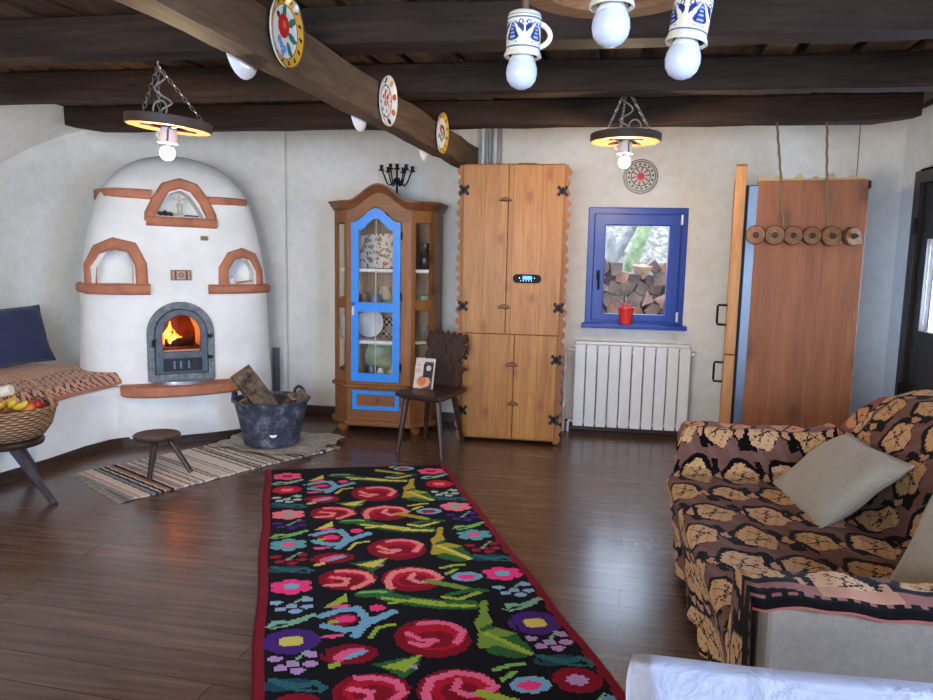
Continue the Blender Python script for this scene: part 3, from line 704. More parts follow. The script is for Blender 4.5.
# ================================================================== plastic sack + bucket + logs
def matf(u, v):
    a = Vector((-2.34,4.20,0)); b_ = Vector((-1.62,4.10,0)); c_ = Vector((-1.58,4.66,0)); d_ = Vector((-2.30,4.78,0))
    w1 = .02*math.sin(u*11+v*4)+.01*math.sin(v*23); p = (a*(1-u)+b_*u)*(1-v)+(d_*(1-u)+c_*u)*v
    dd = math.hypot(p.x+1.99, p.y-4.40)
    h = .0145+(.012*abs(math.sin(u*9+v*3)*math.sin(v*8-u*5))+.005*abs(math.sin(u*31+v*17)))*max(0, min(1, (dd-.17)/.05))
    return Vector((p.x+w1, p.y+.02*math.sin(u*9), h))
o = MB().grid(matf, 60, 50).build('sack_mat', plain('crumpled_pale_sacking', (168,160,148), .6, var=.2, scale=22, bump=.5, bd=.01), origin=(-1.98,4.4,.01), smooth=True)
tag(o, 'crumpled pale sack spread under the wood bucket', 'sack')
bu = thing('rubber_bucket', 'scuffed dark blue rubber bucket full of firewood', 'bucket', (-1.99,4.40,.0165))
RUB = NT('scuffed_blue_rubber'); v = RUB.mapping(); a_ = RUB.noise(v, 16, 8, .7)
RUB.col(RUB.ramp(a_, [(.3, lin((38,41,54))), (.5, lin((56,61,78))), (.62, lin((104,107,118))), (.74, lin((176,174,172)))])); RUB.set(.6); RUB.bump(a_, .2, .004)
MB().lathe([(0,0),(.165,0),(.176,.012),(.182,.05),(.21,.17),(.236,.285),(.25,.29),(.252,.30),(.238,.303),(.226,.29),(.2,.17),(.172,.03),(.16,.014),(0,.014)], n=44).build('bucket_body', RUB.m, bu, local=True, smooth=True)
for sg in (1,-1):
    MB().tube([(sg*(.235), .055*math.cos(PI*k/12)*1.0, .285+.062*math.sin(PI*k/12)) for k in range(13)], .011, 8).build('handle', RUB.m, bu, local=True, smooth=True)
# turn the handles towards the view: one right-back, one left-front
for ch in [c for c in bpy.data.objects if c.parent == bu and c.name.startswith('handle')]:
    ch.rotation_euler.z = R(62) if not ch.name.endswith('001') else R(15)
MB().lathe([(0,0),(.022,0),(.022,.004),(0,.004)], n=24, M=Matrix.Translation((.085,-.168,.095)) @ Matrix.Rotation(R(27),4,'Z') @ Matrix.Rotation(R(82),4,'X'), sx=1, sy=.75).build('sticker', WHITEM, bu, local=True)
BRK = plain('rough_log_bark', (84,68,56), .95, var=.5, scale=18, bump=1, bd=.02); CUT = plain('sawn_log_end', (150,120,90), .85, var=.2, scale=30)
BRKL = plain('lichen_log_bark', (116,98,80), .95, var=.55, scale=22, bump=1, bd=.02)
def log(p0, p1, poly, label, mat=BRK):
    p0, p1 = Vector(p0), Vector(p1); d = (p1-p0); L = d.length; root = thing('firewood_log', label, 'log', tuple(p0), rot=d.to_track_quat('Z','Y').to_euler())
    q = MB(); N = 10; n = len(poly); vs = []
    for i in range(N+1):
        for x, y in poly: vs.append((x+random.uniform(-.004,.004), y+random.uniform(-.004,.004), L*i/N))
    fs = [(i*n+k, i*n+(k+1) % n, (i+1)*n+(k+1) % n, (i+1)*n+k) for i in range(N) for k in range(n)]
    q.add(vs, fs); q.build('bark', mat, root, local=True)
    for h in (-.0015, L+.0015): MB().prism(poly, h-.001, h+.001).build('cut_end', CUT, root, local=True)
log((-1.90,4.42,.10), (-2.17,4.33,.50), [(-.062,-.06),(.0,-.08),(.07,-.05),(.072,.025),(.025,.07),(-.055,.06)], 'large split log leaning left out of the blue bucket', BRKL)
log((-2.04,4.42,.13), (-1.80,4.50,.335), [(-.045,-.04),(.04,-.045),(.055,.03),(-.03,.045)], 'short brown log resting to the right inside the bucket', BRKL)
log((-2.03,4.33,.10), (-2.14,4.27,.31), [(-.04,-.04),(.045,-.03),(.03,.045),(-.04,.035)], 'dark log end peeking over the left rim of the bucket', BRK)
log((-1.93,4.52,.12), (-1.86,4.47,.32), [(-.04,-.04),(.045,-.03),(.03,.045),(-.04,.035)], 'thin log standing behind the others at the back right of the bucket', BRK)
# narrow grey metal strip behind the stove
o = MB().box((0,0,.19),(.052,.004,.40)).box((-.026,-.006,.19),(.003,.014,.40)).box((.026,-.006,.19),(.003,.014,.40)).build('metal_strip', plain('grey_sheet', (104,112,118), .5, .4), origin=(-2.305,5.2,.18), local=True)
o.location.z = .155
tag(o, 'narrow grey metal strip fixed upright between the stove and the back wall', 'panel')
tag(MB().bx(-2.40,-2.21,5.12,5.31,0,.142).build('brick_plinth', STOVEP, origin=(-2.3,5.2,0), bev=.01), 'low white plastered step behind the right side of the stove', 'plinth')

# ================================================================== kilim
def build_kilim():
    A = Vector((-1.775,3.824,0)); U = Vector((.94,.342,0)); V = Vector((.40,-.9165,0)); W_, H_ = 1.062, 2.95
    cw, ch = .0094, .0085; nx, ny = int(W_/cw), int(H_/ch)
    BLK=(15,12,19); img = np.zeros((ny, nx, 3)); img[:] = BLK
    yy, xx = np.mgrid[0:ny, 0:nx]; X = (xx+.5)*cw; Y = (yy+.5)*ch
    DR=(132,12,34); RD=(184,18,48); PK=(232,90,140); HP=(240,60,130); SAL=(236,112,124); LB=(120,170,200); CY=(96,160,168); PU=(72,36,118); LI=(184,142,196); YG=(158,178,62); GR=(44,98,48); LG=(126,178,98); TE=(30,68,80); YE=(212,198,92); OC=(174,158,52); MI=(130,176,150)
    def ell(cx, cy, rx, ry, c, rot=0):
        dx, dy = X-cx, Y-cy; a = math.cos(rot); b = math.sin(rot); m_ = ((dx*a+dy*b)/rx)**2+((-dx*b+dy*a)/ry)**2 < 1; img[m_] = c
    def line(P, w, c, taper=False):
        for k, ((x0, y0), (x1, y1)) in enumerate(zip(P, P[1:])):
            L = math.hypot(x1-x0, y1-y0)+1e-9; t = np.clip(((X-x0)*(x1-x0)+(Y-y0)*(y1-y0))/L**2, 0, 1)
            d = np.hypot(X-x0-t*(x1-x0), Y-y0-t*(y1-y0)); img[d < w] = c
    def poly(P, c):
        ins = np.zeros(X.shape, bool); n = len(P)
        for i in range(n):
            x0, y0 = P[i]; x1, y1 = P[(i+1) % n]
            cnd = ((y0 > Y) != (y1 > Y)); 
            with np.errstate(divide='ignore', invalid='ignore'): xi = (x1-x0)*(Y-y0)/(y1-y0+1e-12)+x0
            ins ^= cnd & (X < xi)
        img[ins] = c
    def flower(cx, cy, r, c, cc, n=6):
        for k in range(n): a = 2*PI*k/n+.5; ell(cx+r*.62*math.cos(a)*1.1, cy+r*.55*math.sin(a), r*.42, r*.34, c)
        ell(cx, cy, r*.42, r*.34, cc)
    def cluster(cx, cy, c, s=1.):
        for dx, dy in ((-.05,-.018),(-.035,.03),(.012,.05),(.05,.022),(.055,-.028),(.0,.012)): ell(cx+dx*s, cy+dy*s, .021*s, .016*s, c)
        line([(cx-.01,cy+.02),(cx+.02,cy-.02),(cx+.05,cy-.055)], .005, MI)
    def squig(cx, cy, c, sg=1):
        line([(cx-.07*sg,cy+.03),(cx-.05*sg,cy-.0),(cx,cy+.012),(cx+.075*sg,cy-.03)], .012, c); line([(cx-.06*sg,cy+.045),(cx,cy+.03),(cx+.05*sg,cy+.0)], .006, c)
    def solid(cx, cy, r, c, cc): 
        ell(cx, cy, r*.95, r*.8, c); ell(cx, cy, r*.42, r*.34, cc); 
    seq = ['P','S','R','C1','T','F','C2','Q','G','C3','T','H','C4','Q','V','C5','T','D','C6','T']
    def border(cx, sg):
        y = .03; per = 1.97
        for base in (0, 1.97):
            items = [(.14,'f',PK,RD),(.24,'s',MI),(.38,'o',RD,SAL),(.53,'c',(176,190,186)),(.63,'t',TE),(.76,'f',(236,120,140),MI),(.89,'c',PU),(1.02,'s',LG),(1.14,'f',CY,PK),(1.28,'c',(150,28,44)),(1.39,'t',TE),(1.55,'f',HP,LB),(1.69,'c',(142,176,210)),(1.81,'s',MI),(1.95,'v',PU,YE),(2.07,'c',LI),(2.19,'t',TE)]
            if base: items = [(.33,'o',DR,LI),(.46,'c',(110,150,180)),(.56,'t',TE),(.70,'f',HP,MI),(.84,'c',(150,28,44))]
            for it in items:
                yv = it[0]+base; k = it[1]
                if k == 'f': flower(cx, yv, .075, it[2], it[3])
                elif k == 'o': solid(cx, yv, .08, it[2], it[3])
                elif k == 'v': solid(cx, yv, .098, it[2], it[3])
                elif k == 'c': cluster(cx, yv, it[2], 1.05)
                elif k == 's': squig(cx, yv, it[2], sg)
                elif k == 't': ell(cx-.02*sg, yv, .075, .032, TE); squig(cx+.01, yv, (46,96,104), -sg)
    border(.122, 1); border(.940, 1)
    pal = [(YE,OC,(238,134,134)), (YG,(120,150,60),(236,104,144)), (LG,YG,(222,84,140)), (YG,LG,HP)]
    for n_ in range(-1, 5):
        o = n_*.747-.003
        yl, yg, pk = pal[max(0, min(3, n_))] if n_ >= 0 else pal[0]
        def S(P): return [(x, y+o) for x, y in P]
        # stalks and leaves (numbers measured in the second repeat, y from 1.13)
        line(S([(.46,.93),(.55,.99),(.64,1.03),(.75,1.05)]), .035, GR); line(S([(.45,.945),(.54,.985),(.64,1.035),(.76,1.06)]), .011, yl); line(S([(.47,.99),(.56,.975),(.66,1.02)]), .009, yl)
        line(S([(.64,.83),(.71,.875),(.76,.91)]), .018, yg); line(S([(.67,.975),(.72,1.0),(.81,.955)]), .011, yl); line(S([(.69,.96),(.78,.93),(.83,.945)]), .014, GR)
        poly(S([(.79,1.03),(.82,1.02),(.80,1.12),(.79,1.24),(.74,1.27),(.73,1.18),(.77,1.12)]), yg)
        poly(S([(.74,1.22),(.78,1.19),(.855,1.28),(.87,1.40),(.80,1.42),(.72,1.37)]), GR); poly(S([(.70,1.34),(.73,1.24),(.80,1.22),(.86,1.27),(.79,1.28),(.85,1.41),(.77,1.33)]), yg)
        line(S([(.755,1.25),(.80,1.31),(.85,1.395)]), .011, yl)
        # roses
        def rose(cx, cy, rx, ry): ell(cx, cy, rx, ry, DR); ell(cx+.01, cy-.01, rx*.8, ry*.72, RD); ell(cx+.005, cy+.012, rx*.5, ry*.45, DR)
        rose(.575,1.25+o,.125,.12); line(S([(.545,1.16),(.61,1.155),(.655,1.175),(.683,1.226),(.645,1.29)]), .013, pk); line(S([(.50,1.215),(.536,1.262),(.58,1.268),(.535,1.297),(.498,1.27)]), .011, pk)
        rose(.58,1.548+o,.118,.108); line(S([(.489,1.615),(.48,1.56),(.515,1.485),(.593,1.462),(.661,1.49),(.69,1.55)]), .014, pk); line(S([(.594,1.505),(.571,1.545),(.60,1.585),(.65,1.575),(.68,1.56)]), .012, pk)
        rose(.335,1.515+o,.112,.092); line(S([(.30,1.44),(.367,1.452),(.412,1.48),(.425,1.54),(.35,1.598)]), .013, pk); line(S([(.25,1.56),(.32,1.562),(.335,1.518),(.277,1.495)]), .011, pk)
        poly(S([(.36,1.375),(.51,1.345),(.50,1.40),(.437,1.47),(.41,1.43)]), GR); poly(S([(.38,1.395),(.52,1.345),(.45,1.43)]), yl)
        # left hand leaves
        poly(S([(.235,.985),(.315,.89),(.32,.95),(.262,.99)]), yl); ell(.42,.90+o,.075,.032, GR); line(S([(.37,.89),(.42,.885),(.46,.895)]), .009, LG)
        # blue bud
        line(S([(.225,1.05),(.28,1.02),(.35,1.01),(.375,1.09),(.36,1.15),(.30,1.165),(.23,1.12)]), .017, LB); line(S([(.33,1.2),(.37,1.13),(.47,1.06)]), .018, LB)
        ell(.297,1.09+o,.055,.042, DR); ell(.305,1.085+o,.035,.025, HP); ell(.262,1.10+o,.022,.013, YG); ell(.42,1.02+o,.028,.026, HP); ell(.29,.985+o,.04,.012, PK); ell(.257,1.195+o,.04,.012, PK)
        line(S([(.375,1.225),(.41,1.16),(.46,1.15)]), .008, yl)
        ell(.297,1.31+o,.09,.055, DR); ell(.295,1.31+o,.06,.025, PK, -.45); ell(.315,1.315+o,.045,.012, LB, -.45); ell(.24,1.365+o,.03,.012, yl, -.4)
        # right bud
        line(S([(.715,.72),(.76,.705),(.81,.70)]), .009, yl); line(S([(.72,.775),(.77,.74)]), .009, yl)
        ell(.795,.81+o,.062,.042, LB); ell(.79,.815+o,.035,.024, HP if n_ > 0 else RD); ell(.48,1.41+o,.012,.01, LI)
    # black ground edge, red selvedge with slightly ragged line
    img[(X > .225-.012) & (X < .225) & (np.sin(Y*90) > .2)] = (18,16,24); img[(X > .865) & (X < .874) & (np.sin(Y*90) > .2)] = (18,16,24)
    jag = .004*np.sin(Y*60)
    img[(X < .038+jag) | (X > W_-.042+jag)] = (122,22,36); img[(X < .012) | (X > W_-.012)] = (96,16,28); img[(Y < .012)] = (96,22,34)
    q = MB(); 
    def fn(u, v):
        x, y = u*nx*cw, v*ny*ch; p = U*x+V*y; w2 = .004*math.sin(y*6+x*3)
        return Vector((p.x+.004*math.sin(y*9), p.y, .007+.0015*math.sin(y*13+x*5)))
    q.grid(fn, nx, ny)
    cols = [tuple(c) for c in img.reshape(-1, 3)]
    # one step of stitch jitter between rows keeps the weave stepped
    o = q.build('kilim_rug', painted('kilim_wool', .95, .5, 240, .03, .03), origin=tuple(A), local=True, paint=lambda c, i: cols[i], solid=.009)
    tag(o, 'long black kilim with red roses and a flowered border on the dark floor', 'rug')
    q = MB()
    for k in range(70):
        b0 = A+U*(W_*k/69)+Vector((0,0,.006)); q.tube([b0, b0-V*random.uniform(.008,.02)+U*random.uniform(-.006,.006)+Vector((0,0,-.003))], .0016, 4)
    q.build('fringe', plain('kilim_fringe', (150,96,86), .95), o)
build_kilim()
# ================================================================== corner display cabinet
CX = -1.4075; YF = 4.90; HW = .2325; CH = .138
cab = thing('display_cabinet', 'honey wood glazed display cabinet with a bright blue arched door', 'cabinet', (CX, YF, 0))
def foot(e=0, back=5.30):
    c = HW+e*.414; return [(CX-c, YF-e), (CX+c, YF-e), (CX+HW+CH+e, YF+CH-e*.414), (CX+HW+CH+e, back), (CX-HW-CH-e, back), (CX-HW-CH-e, YF+CH-e*.414)]
q = MB(); q.prism(foot(0), .05, .325); q.build('base', CABWX, cab, bev=.003)
MB().prism(foot(.022), .045, .085).build('plinth_moulding', CABWX, cab, bev=.008, seg=3)
MB().prism(foot(.022), .32, .345).build('waist_moulding', CABWX, cab, bev=.008, seg=3)
for x, y in ((CX-.27,YF+.03),(CX+.27,YF+.03),(CX-.35,YF+.33),(CX+.35,YF+.33)):
    MB().lathe([(0,0),(.028,0),(.04,.015),(.042,.03),(.03,.045),(0,.045)], (x,y,0), 18).build('foot', CABWX, cab, smooth=True)
# back, floor, top, shelves
BK = wood('pale_cabinet_interior', (206,176,140), (228,200,166), 'z', 1, .5, board=.1)
q = MB(); q.bx(CX-HW-CH, CX+HW+CH, 5.285, 5.30, .345, 1.6); q.build('back_panel', BK, cab)
for sg in (-1, 1):
    x = CX+sg*(HW+CH); q = MB(); xa, xb = min(x, x-sg*.014), max(x, x-sg*.014)
    if sg < 0:
        for ya, yb, za_, zb_ in ((YF+CH,YF+CH+.03,.345,1.6),(5.25,5.29,.345,1.6),(YF+CH+.03,5.25,.345,.43),(YF+CH+.03,5.25,.885,.955),(YF+CH+.03,5.25,1.49,1.6)): q.bx(xa, xb, ya, yb, za_, zb_)
        q.build('side_frame', CABW, cab); MB().bx(x+.006, x+.009, YF+CH+.02, 5.26, .42, 1.5).build('pane', GLASS, cab); continue
    q.bx(xa, xb, YF+CH, 5.29, .345, 1.6); q.build('side_panel', CABW, cab, bev=.002)
    xi = x-sg*.0155; MB().bx(min(xi, xi-sg*.002), max(xi, xi-sg*.002), YF+CH+.01, 5.284, .36, 1.56).build('side_lining', BK, cab)
MB().prism(foot(-.005, 5.29), 1.56, 1.585).build('top_board', CABWX, cab)
for zz in (.90, .655, 1.165):
    MB().prism(foot(-.03, 5.285), zz-.014, zz).build('shelf', plain('white_shelf', (232,228,218), .6, var=.03), cab)
# front face frame with the arched head; curve of the cornice
def crown(x):
    t = abs(x-CX)/(HW+.0); 
    return 1.60+.115*(.5+.5*math.cos(PI*min(1, t*1.02)))**1.0
M_ = Mxz()
def doorhead(x, hw=.175, lo=1.495, hi=1.592):
    t = min(1, abs(x-(CX-.018))/hw); return lo+(hi-lo)*(.5+.5*math.cos(PI*min(1, t*1.08)))
xs = [CX-.018-.178+.356*i/24 for i in range(25)]
hd = [(CX-HW, 1.49), (xs[0], 1.49)] + [(x, doorhead(x)+.004) for x in xs] + [(xs[-1], 1.49), (CX+HW, 1.49)] + [(CX+HW-2*HW*i/30, crown(CX+HW-2*HW*i/30)) for i in range(31)]
MB().prism(hd, -YF-.022, -YF, M_).build('arched_header', CABWX, cab)
q = MB(); q.bx(CX-HW, CX-.196, YF, YF+.022, .345, 1.49).bx(CX+.160, CX+HW, YF, YF+.022, .345, 1.49).bx(CX-.196, CX+.160, YF, YF+.022, .345, .372); q.build('face_frame', CABW, cab, bev=.003)
# chamfered glazed sides
for sg in (-1, 1):
    p0 = Vector((CX+sg*HW, YF, 0)); p1 = Vector((CX+sg*(HW+CH), YF+CH, 0)); L = (p1-p0).length; rz = math.atan2((p1-p0).y, (p1-p0).x) if sg > 0 else math.atan2((p0-p1).y, (p0-p1).x)
    o0 = p0 if sg > 0 else p1; MM = Mxz(o0, rz)
    fr = MB(); t = .036
    fr.prism([(0,.345),(t,.345),(t,1.6),(0,1.6)], -.02, 0, MM).prism([(L-t,.345),(L,.345),(L,1.6),(L-t,1.6)], -.02, 0, MM)
    for a, b_ in ((.345,.43),(.885,.955),(1.49,1.6)): fr.prism([(t,a),(L-t,a),(L-t,b_),(t,b_)], -.02, 0, MM)
    sf = fr.build('side_frame', CABW, cab, bev=.002)
    for a, b_ in ((.43,.885),(.955,1.49)): MB().prism([(t-.004,a-.004),(L-t+.004,a-.004),(L-t+.004,b_+.004),(t-.004,b_+.004)], -.012, -.009, MM).build('pane', GLASS, cab)
# cornice swept along the sides and over the arch
pth = [(CX-HW-CH, 5.30, 1.6), (CX-HW-CH, YF+CH, 1.6)]
pth += [(CX-HW+2*HW*i/28, YF, crown(CX-HW+2*HW*i/28)) for i in range(29)] + [(CX+HW+CH, YF+CH, 1.6), (CX+HW+CH, 5.30, 1.6)]
q = MB(); prof = [(0,-.025),(.010,-.022),(.015,-.006),(.026,.004),(.032,.02),(.04,.026),(.04,.038),(-.02,.038),(-.02,-.02)]
vs = []; P = [Vector(p) for p in pth]; N = len(P)
for i, p in enumerate(P):
    a = P[max(0, i-1)]; b_ = P[min(N-1, i+1)]; d1 = Vector(((p-a).x, (p-a).y, 0)); d2 = Vector(((b_-p).x, (b_-p).y, 0))
    d1 = d1.normalized() if d1.length else d2.normalized(); d2 = d2.normalized() if d2.length else d1
    n1 = Vector((d1.y, -d1.x, 0)); n2 = Vector((d2.y, -d2.x, 0)); n = (n1+n2).normalized(); k = 1/max(.4, n.dot(n1))
    for u, v in prof: vs.append(p+n*u*k+Vector((0,0,v)))
m_ = len(prof); q.add(vs, [(i*m_+k, i*m_+(k+1) % m_, (i+1)*m_+(k+1) % m_, (i+1)*m_+k) for i in range(N-1) for k in range(m_)]+[tuple(range(m_)), tuple((N-1)*m_+k for k in range(m_))])
q.build('cornice', wood('dark_cornice_wood', (92,54,32), (138,88,54), 'x', 1, .4), cab, smooth=True, auto=40)
# blue door
dx0, dx1 = CX-.1945, CX+.1585; cxx = (dx0+dx1)/2
def dtop(x): t = min(1, abs(x-cxx)/.176); return 1.49+.095*(.5+.5*math.cos(PI*min(1, t*1.1)))
def dint(x): t = min(1, abs(x-cxx)/.13); return 1.435+.08*(.5+.5*math.cos(PI*min(1, t*1.1)))
n_ = 24; O = [(dx0,.372),(dx1,.372)]+[(dx1-(dx1-dx0)*i/n_, dtop(dx1-(dx1-dx0)*i/n_)) for i in range(n_+1)]
i0, i1 = dx0+.052, dx1-.052; I = [(i0,.935),(i1,.935)]+[(i1-(i1-i0)*i/n_, dint(i1-(i1-i0)*i/n_)) for i in range(n_+1)]
dr = MB(); dr.prism([(dx0,.372),(dx1,.372),(dx1,.43),(dx0,.43)], -YF, -YF+.022, M_)
dr.prism([(dx0,.43),(i0,.43),(i0,.868),(dx0,.868)], -YF, -YF+.022, M_); dr.prism([(i1,.43),(dx1,.43),(dx1,.868),(i1,.868)], -YF, -YF+.022, M_)
O2 = [(dx0,.868),(dx1,.868)]+O[2:]; dr.ring(O2, I, -YF, -YF+.022, M_)
door = dr.build('door', BLUE, cab)
def sub(mb, name, mat, par, **k): return mb.build(name, mat, par, **k)
sub(MB().prism([(i0-.004,.93),(i1+.004,.93)]+[(x, z+.004) for x, z in I[2:]], -YF+.006, -YF+.009, M_), 'pane', GLASS, door)
sub(MB().bx(i0-.004, i1+.004, YF-.009, YF-.006, .426, .872), 'pane', GLASS, door)
q = MB(); q.bx(cxx-.002, cxx+.002, YF-.016, YF-.008, .43, .868).bx(cxx-.002, cxx+.002, YF-.016, YF-.008, .935, 1.51); sub(q, 'glazing_bar', plain('pale_glazing_bar', (196,190,176), .5), door)
q = MB(); q.tube([(dx0+.018,YF-.022,.915),(dx0+.018,YF-.045,.915)], .004, 8); q.tube([(dx0+.018,YF-.045,.905+.012*1),(dx0+.008,YF-.046,.922),(dx0+.018,YF-.046,.932),(dx0+.028,YF-.046,.922)], .003, 6, closed=True); sub(q, 'key', IRON, door)
q = MB(); q.lathe([(.0,.0),(.009,.005),(.008,.055),(.0045,.06),(.007,.066),(0,.072)], (dx0+.018,YF-.032,.84), 12); sub(q, 'tassel', plain('white_tassel', (222,222,226), .9), door, smooth=True)
for zz in (1.40, .98, .48): MB().cyl((dx1+.006,YF-.02,zz-.028),(dx1+.006,YF-.02,zz+.028),.006).build('hinge', IRON, cab, smooth=True)
dw = MB().ring([(CX-.19,.165),(CX+.16,.165),(CX+.16,.305),(CX-.19,.305)],[(CX-.155,.195),(CX+.125,.195),(CX+.125,.275),(CX-.155,.275)], -YF, -YF+.02, M_).build('drawer', BLUE, cab, bev=.003)
sub(MB().bx(CX-.157, CX+.127, YF-.01, YF, .193, .277), 'drawer_panel', CABWX, dw)
sub(MB().lathe([(0,0),(.01,0),(.009,.01),(.017,.018),(.014,.027),(0,.03)], n=18, M=Matrix.Translation((CX-.015,YF-.01,.235)) @ Matrix.Rotation(R(90),4,'X')), 'knob', CABWX, dw, smooth=True)
for sg in (-1,1):
    pass
# lace along the shelf edges
LACE = plain('white_lace', (244,242,238), .9, var=.03, scale=60)
def lace(x0, x1, y, z, label, y1=None):
    y1 = y if y1 is None else y1
    n = max(3, int(abs(math.hypot(x1-x0, y1-y))/.021)); P = []
    q = MB()
    for i in range(n):
        for k in range(7):
            pass
    top = []; bot = []
    for i in range(n*6+1):
        t = i/(n*6); a = (i % 6)/6*PI; top.append((x0+(x1-x0)*t, y+(y1-y)*t, z)); bot.append((x0+(x1-x0)*t, y+(y1-y)*t-.001, z-.012-.014*math.sin(a)))
    q.add(top+bot, [(i, i+1, n*6+2+i, n*6+1+i) for i in range(n*6)]); q.add([(x0,y,z),(x1,y1,z),(x1,y1+.08,z+.001),(x0,y+.08,z+.001)], [(0,1,2,3)])
    o = q.build('lace_edging', LACE, origin=((x0+x1)/2, y, z), solid=.0015); tag(o, label, 'lace')
lace(CX-.24, CX+.24, 4.925, 1.168, 'white scalloped lace edging on the upper shelf behind the blue door')
lace(CX+.245, CX+.36, 4.945, 1.168, 'white lace edging on the upper shelf behind the right side pane', 5.06)
lace(CX-.36, CX-.245, 5.06, 1.168, 'white lace edging on the upper shelf behind the left side pane', 4.945)
lace(CX-.24, CX+.24, 4.925, .658, 'white lace edging on the lower shelf behind the blue door')
# contents
_rf = random.Random(5)
FLS = [(_rf.uniform(-.22,.2), _rf.uniform(0,.26), _rf.uniform(.008,.02), _rf.choice(((176,92,84),(120,96,130),(104,70,62),(206,140,120),(88,96,128),(150,110,80)))) for _ in range(46)]
LVS = [(_rf.uniform(-.22,.2), _rf.uniform(0,.26), _rf.uniform(0,3.1)) for _ in range(60)]
def florfn(c, i):
    for x, z, r, k in FLS:
        d = math.hypot(c.x-x, c.z-z)
        if d < r*(.8+.25*math.sin(6*math.atan2(c.z-z, c.x-x))): return k if d > r*.3 else (230,196,120)
    for x, z, a in LVS:
        dx, dz = c.x-x, c.z-z; u = dx*math.cos(a)+dz*math.sin(a); v = -dx*math.sin(a)+dz*math.cos(a)
        if (u/.016)**2+(v/.005)**2 < 1: return (110,124,96)
    return (238,232,220)
o = MB().grid(lambda u, v: Vector((CX-.215+.40*u, 5.16+.012*math.sin(u*16), 1.172+.25*v-.02*(2*u-1)**2*v)), 90, 70).build('embroidered_cloth', painted('embroidered_linen', .9), origin=(CX,5.18,1.17), smooth=True, paint=florfn, solid=.003)
tag(o, 'flower patterned cloth propped upright on the top shelf inside the cabinet', 'cloth')
POT = plain('cream_pottery', (214,200,168), .35, var=.06); GRN = plain('pale_green_pottery', (150,168,132), .35, var=.12); BRN = plain('brown_pottery', (128,76,50), .35, var=.15); WHT = plain('white_china', (236,238,240), .2, var=.02)
BLG = plain('blue_grey_pottery', (118,132,158), .35, var=.15)
def jar(name, mat, x, y, z, prof, label, cat, handle=0, lid=None, hm=None, k=1.):
    r_ = thing(name, label, cat, (x, y, z)); MB().lathe([(a*k, b*k) for a, b in prof], n=26).build('body', mat, r_, local=True, smooth=True, auto=50)
    if handle:
        mx = max(a for a, b in prof)*k; hh = max(b for a, b in prof)*k
        MB().tube([(mx*.9+handle*math.sin(PI*i/8), 0, hh*.25+hh*.5*i/8) for i in range(9)], .0045, 6).build('handle', hm or mat, r_, local=True, smooth=True)
    return r_
CUP = [(0,0),(.025,0),(.027,.006),(.033,.03),(.036,.06),(.033,.06),(.03,.03),(.022,.008),(0,.008)]
MUGP = [(0,0),(.034,0),(.036,.01),(.035,.085),(.032,.085),(.031,.012),(0,.012)]
VASE = [(0,0),(.03,0),(.05,.025),(.056,.05),(.045,.08),(.022,.098),(.026,.115),(.02,.115),(.016,.1),(.038,.075),(.046,.05),(.02,.01),(0,.01)]
BOWL = [(0,0),(.025,0),(.05,.02),(.062,.045),(.058,.045),(.045,.022),(.02,.008),(0,.008)]
jar('mug', BRN, CX-.145, 5.02, .90, MUGP, 'brown mug at the left of the middle cabinet shelf', 'mug', .02)
jar('mug', BLG, CX-.06, 5.03, .90, MUGP, 'blue grey mug second from the left on the middle cabinet shelf', 'mug', .02)
jar('bowl', GRN, CX+.06, 5.01, .90, BOWL, 'pale green bowl on the middle cabinet shelf', 'bowl', k=1.1)
jar('jug', POT, CX-.02, 5.14, .90, [(0,0),(.04,0),(.052,.04),(.045,.09),(.03,.12),(.035,.14),(.03,.14),(.02,.12),(.038,.08),(.04,.02),(0,.01)], 'cream jug at the back of the middle cabinet shelf', 'jug', .03)
jar('mug', POT, CX+.125, 5.12, .90, MUGP, 'cream mug behind the green bowl on the middle shelf', 'mug', .02)
def dish(name, mat, x, y, z, r, label, tilt=80, rz=0, fn=None, cat='plate'):
    rt = thing(name, label, cat, (x, y, z), rot=(R(tilt), 0, rz))
    prof = [(0,.004),(r*.6,.004),(r*.68,.010),(r*.98,.018),(r,.021),(r*.98,.024),(r*.68,.016),(r*.6,.010),(0,.010)]
    MB().lathe(prof, n=40).build('plate_body', mat, rt, local=True, smooth=True, auto=50); return rt
dish('plate', WHT, CX-.135, 5.16, .657+.105, .105, 'large white plate standing upright behind the lower blue door pane')
dish('plate', GRN, CX-.05, 5.23, .36+.15, .145, 'large pale green platter standing on the cabinet floor')
dish('plate', WHT, CX-.30, 5.12, .657+.08, .078, 'small white plate seen through the lower left side pane', rz=-.5)
def chk(c, i): return (40,34,40) if (int((c.x+1)/.022)+int((c.z+1)/.022)) % 2 else (214,180,140)
o = MB().grid(lambda u, v: Vector((-.055+.11*u, 0, .15*v)), 30, 40).build('patchwork_panel', painted('patchwork'), origin=(CX+.0,5.20,.66), local=True, paint=chk, solid=.02); tag(o, 'checkered dark and tan panel standing on the lower shelf', 'decorative panel')
jar('mug', BRN, CX+.115, 5.12, .655, MUGP, 'brown mug right of the checkered panel on the lower shelf', 'mug', .02)
jar('goblet', plain('clear_grey_glassware', (170,176,176), .15, .3), CX+.045, 5.03, .655, [(0,0),(.026,0),(.026,.004),(.005,.01),(.005,.045),(.024,.06),(.027,.1),(.024,.1),(.02,.062),(0,.055)], 'grey stemmed goblet in front of the checkered panel', 'goblet')
jar('tankard', STEEL, CX-.10, 5.06, .346, MUGP, 'metal tankard on the cabinet floor left', 'tankard', .022, k=1.25)
jar('jar', WHT, CX-.025, 5.05, .346, [(0,0),(.03,0),(.034,.02),(.03,.07),(.018,.085),(.02,.1),(0,.1)], 'white jar between tankard and vase on the cabinet floor', 'jar')
jar('vase', POT, CX+.075, 5.04, .346, VASE, 'round cream vase on the cabinet floor behind the blue door', 'vase')
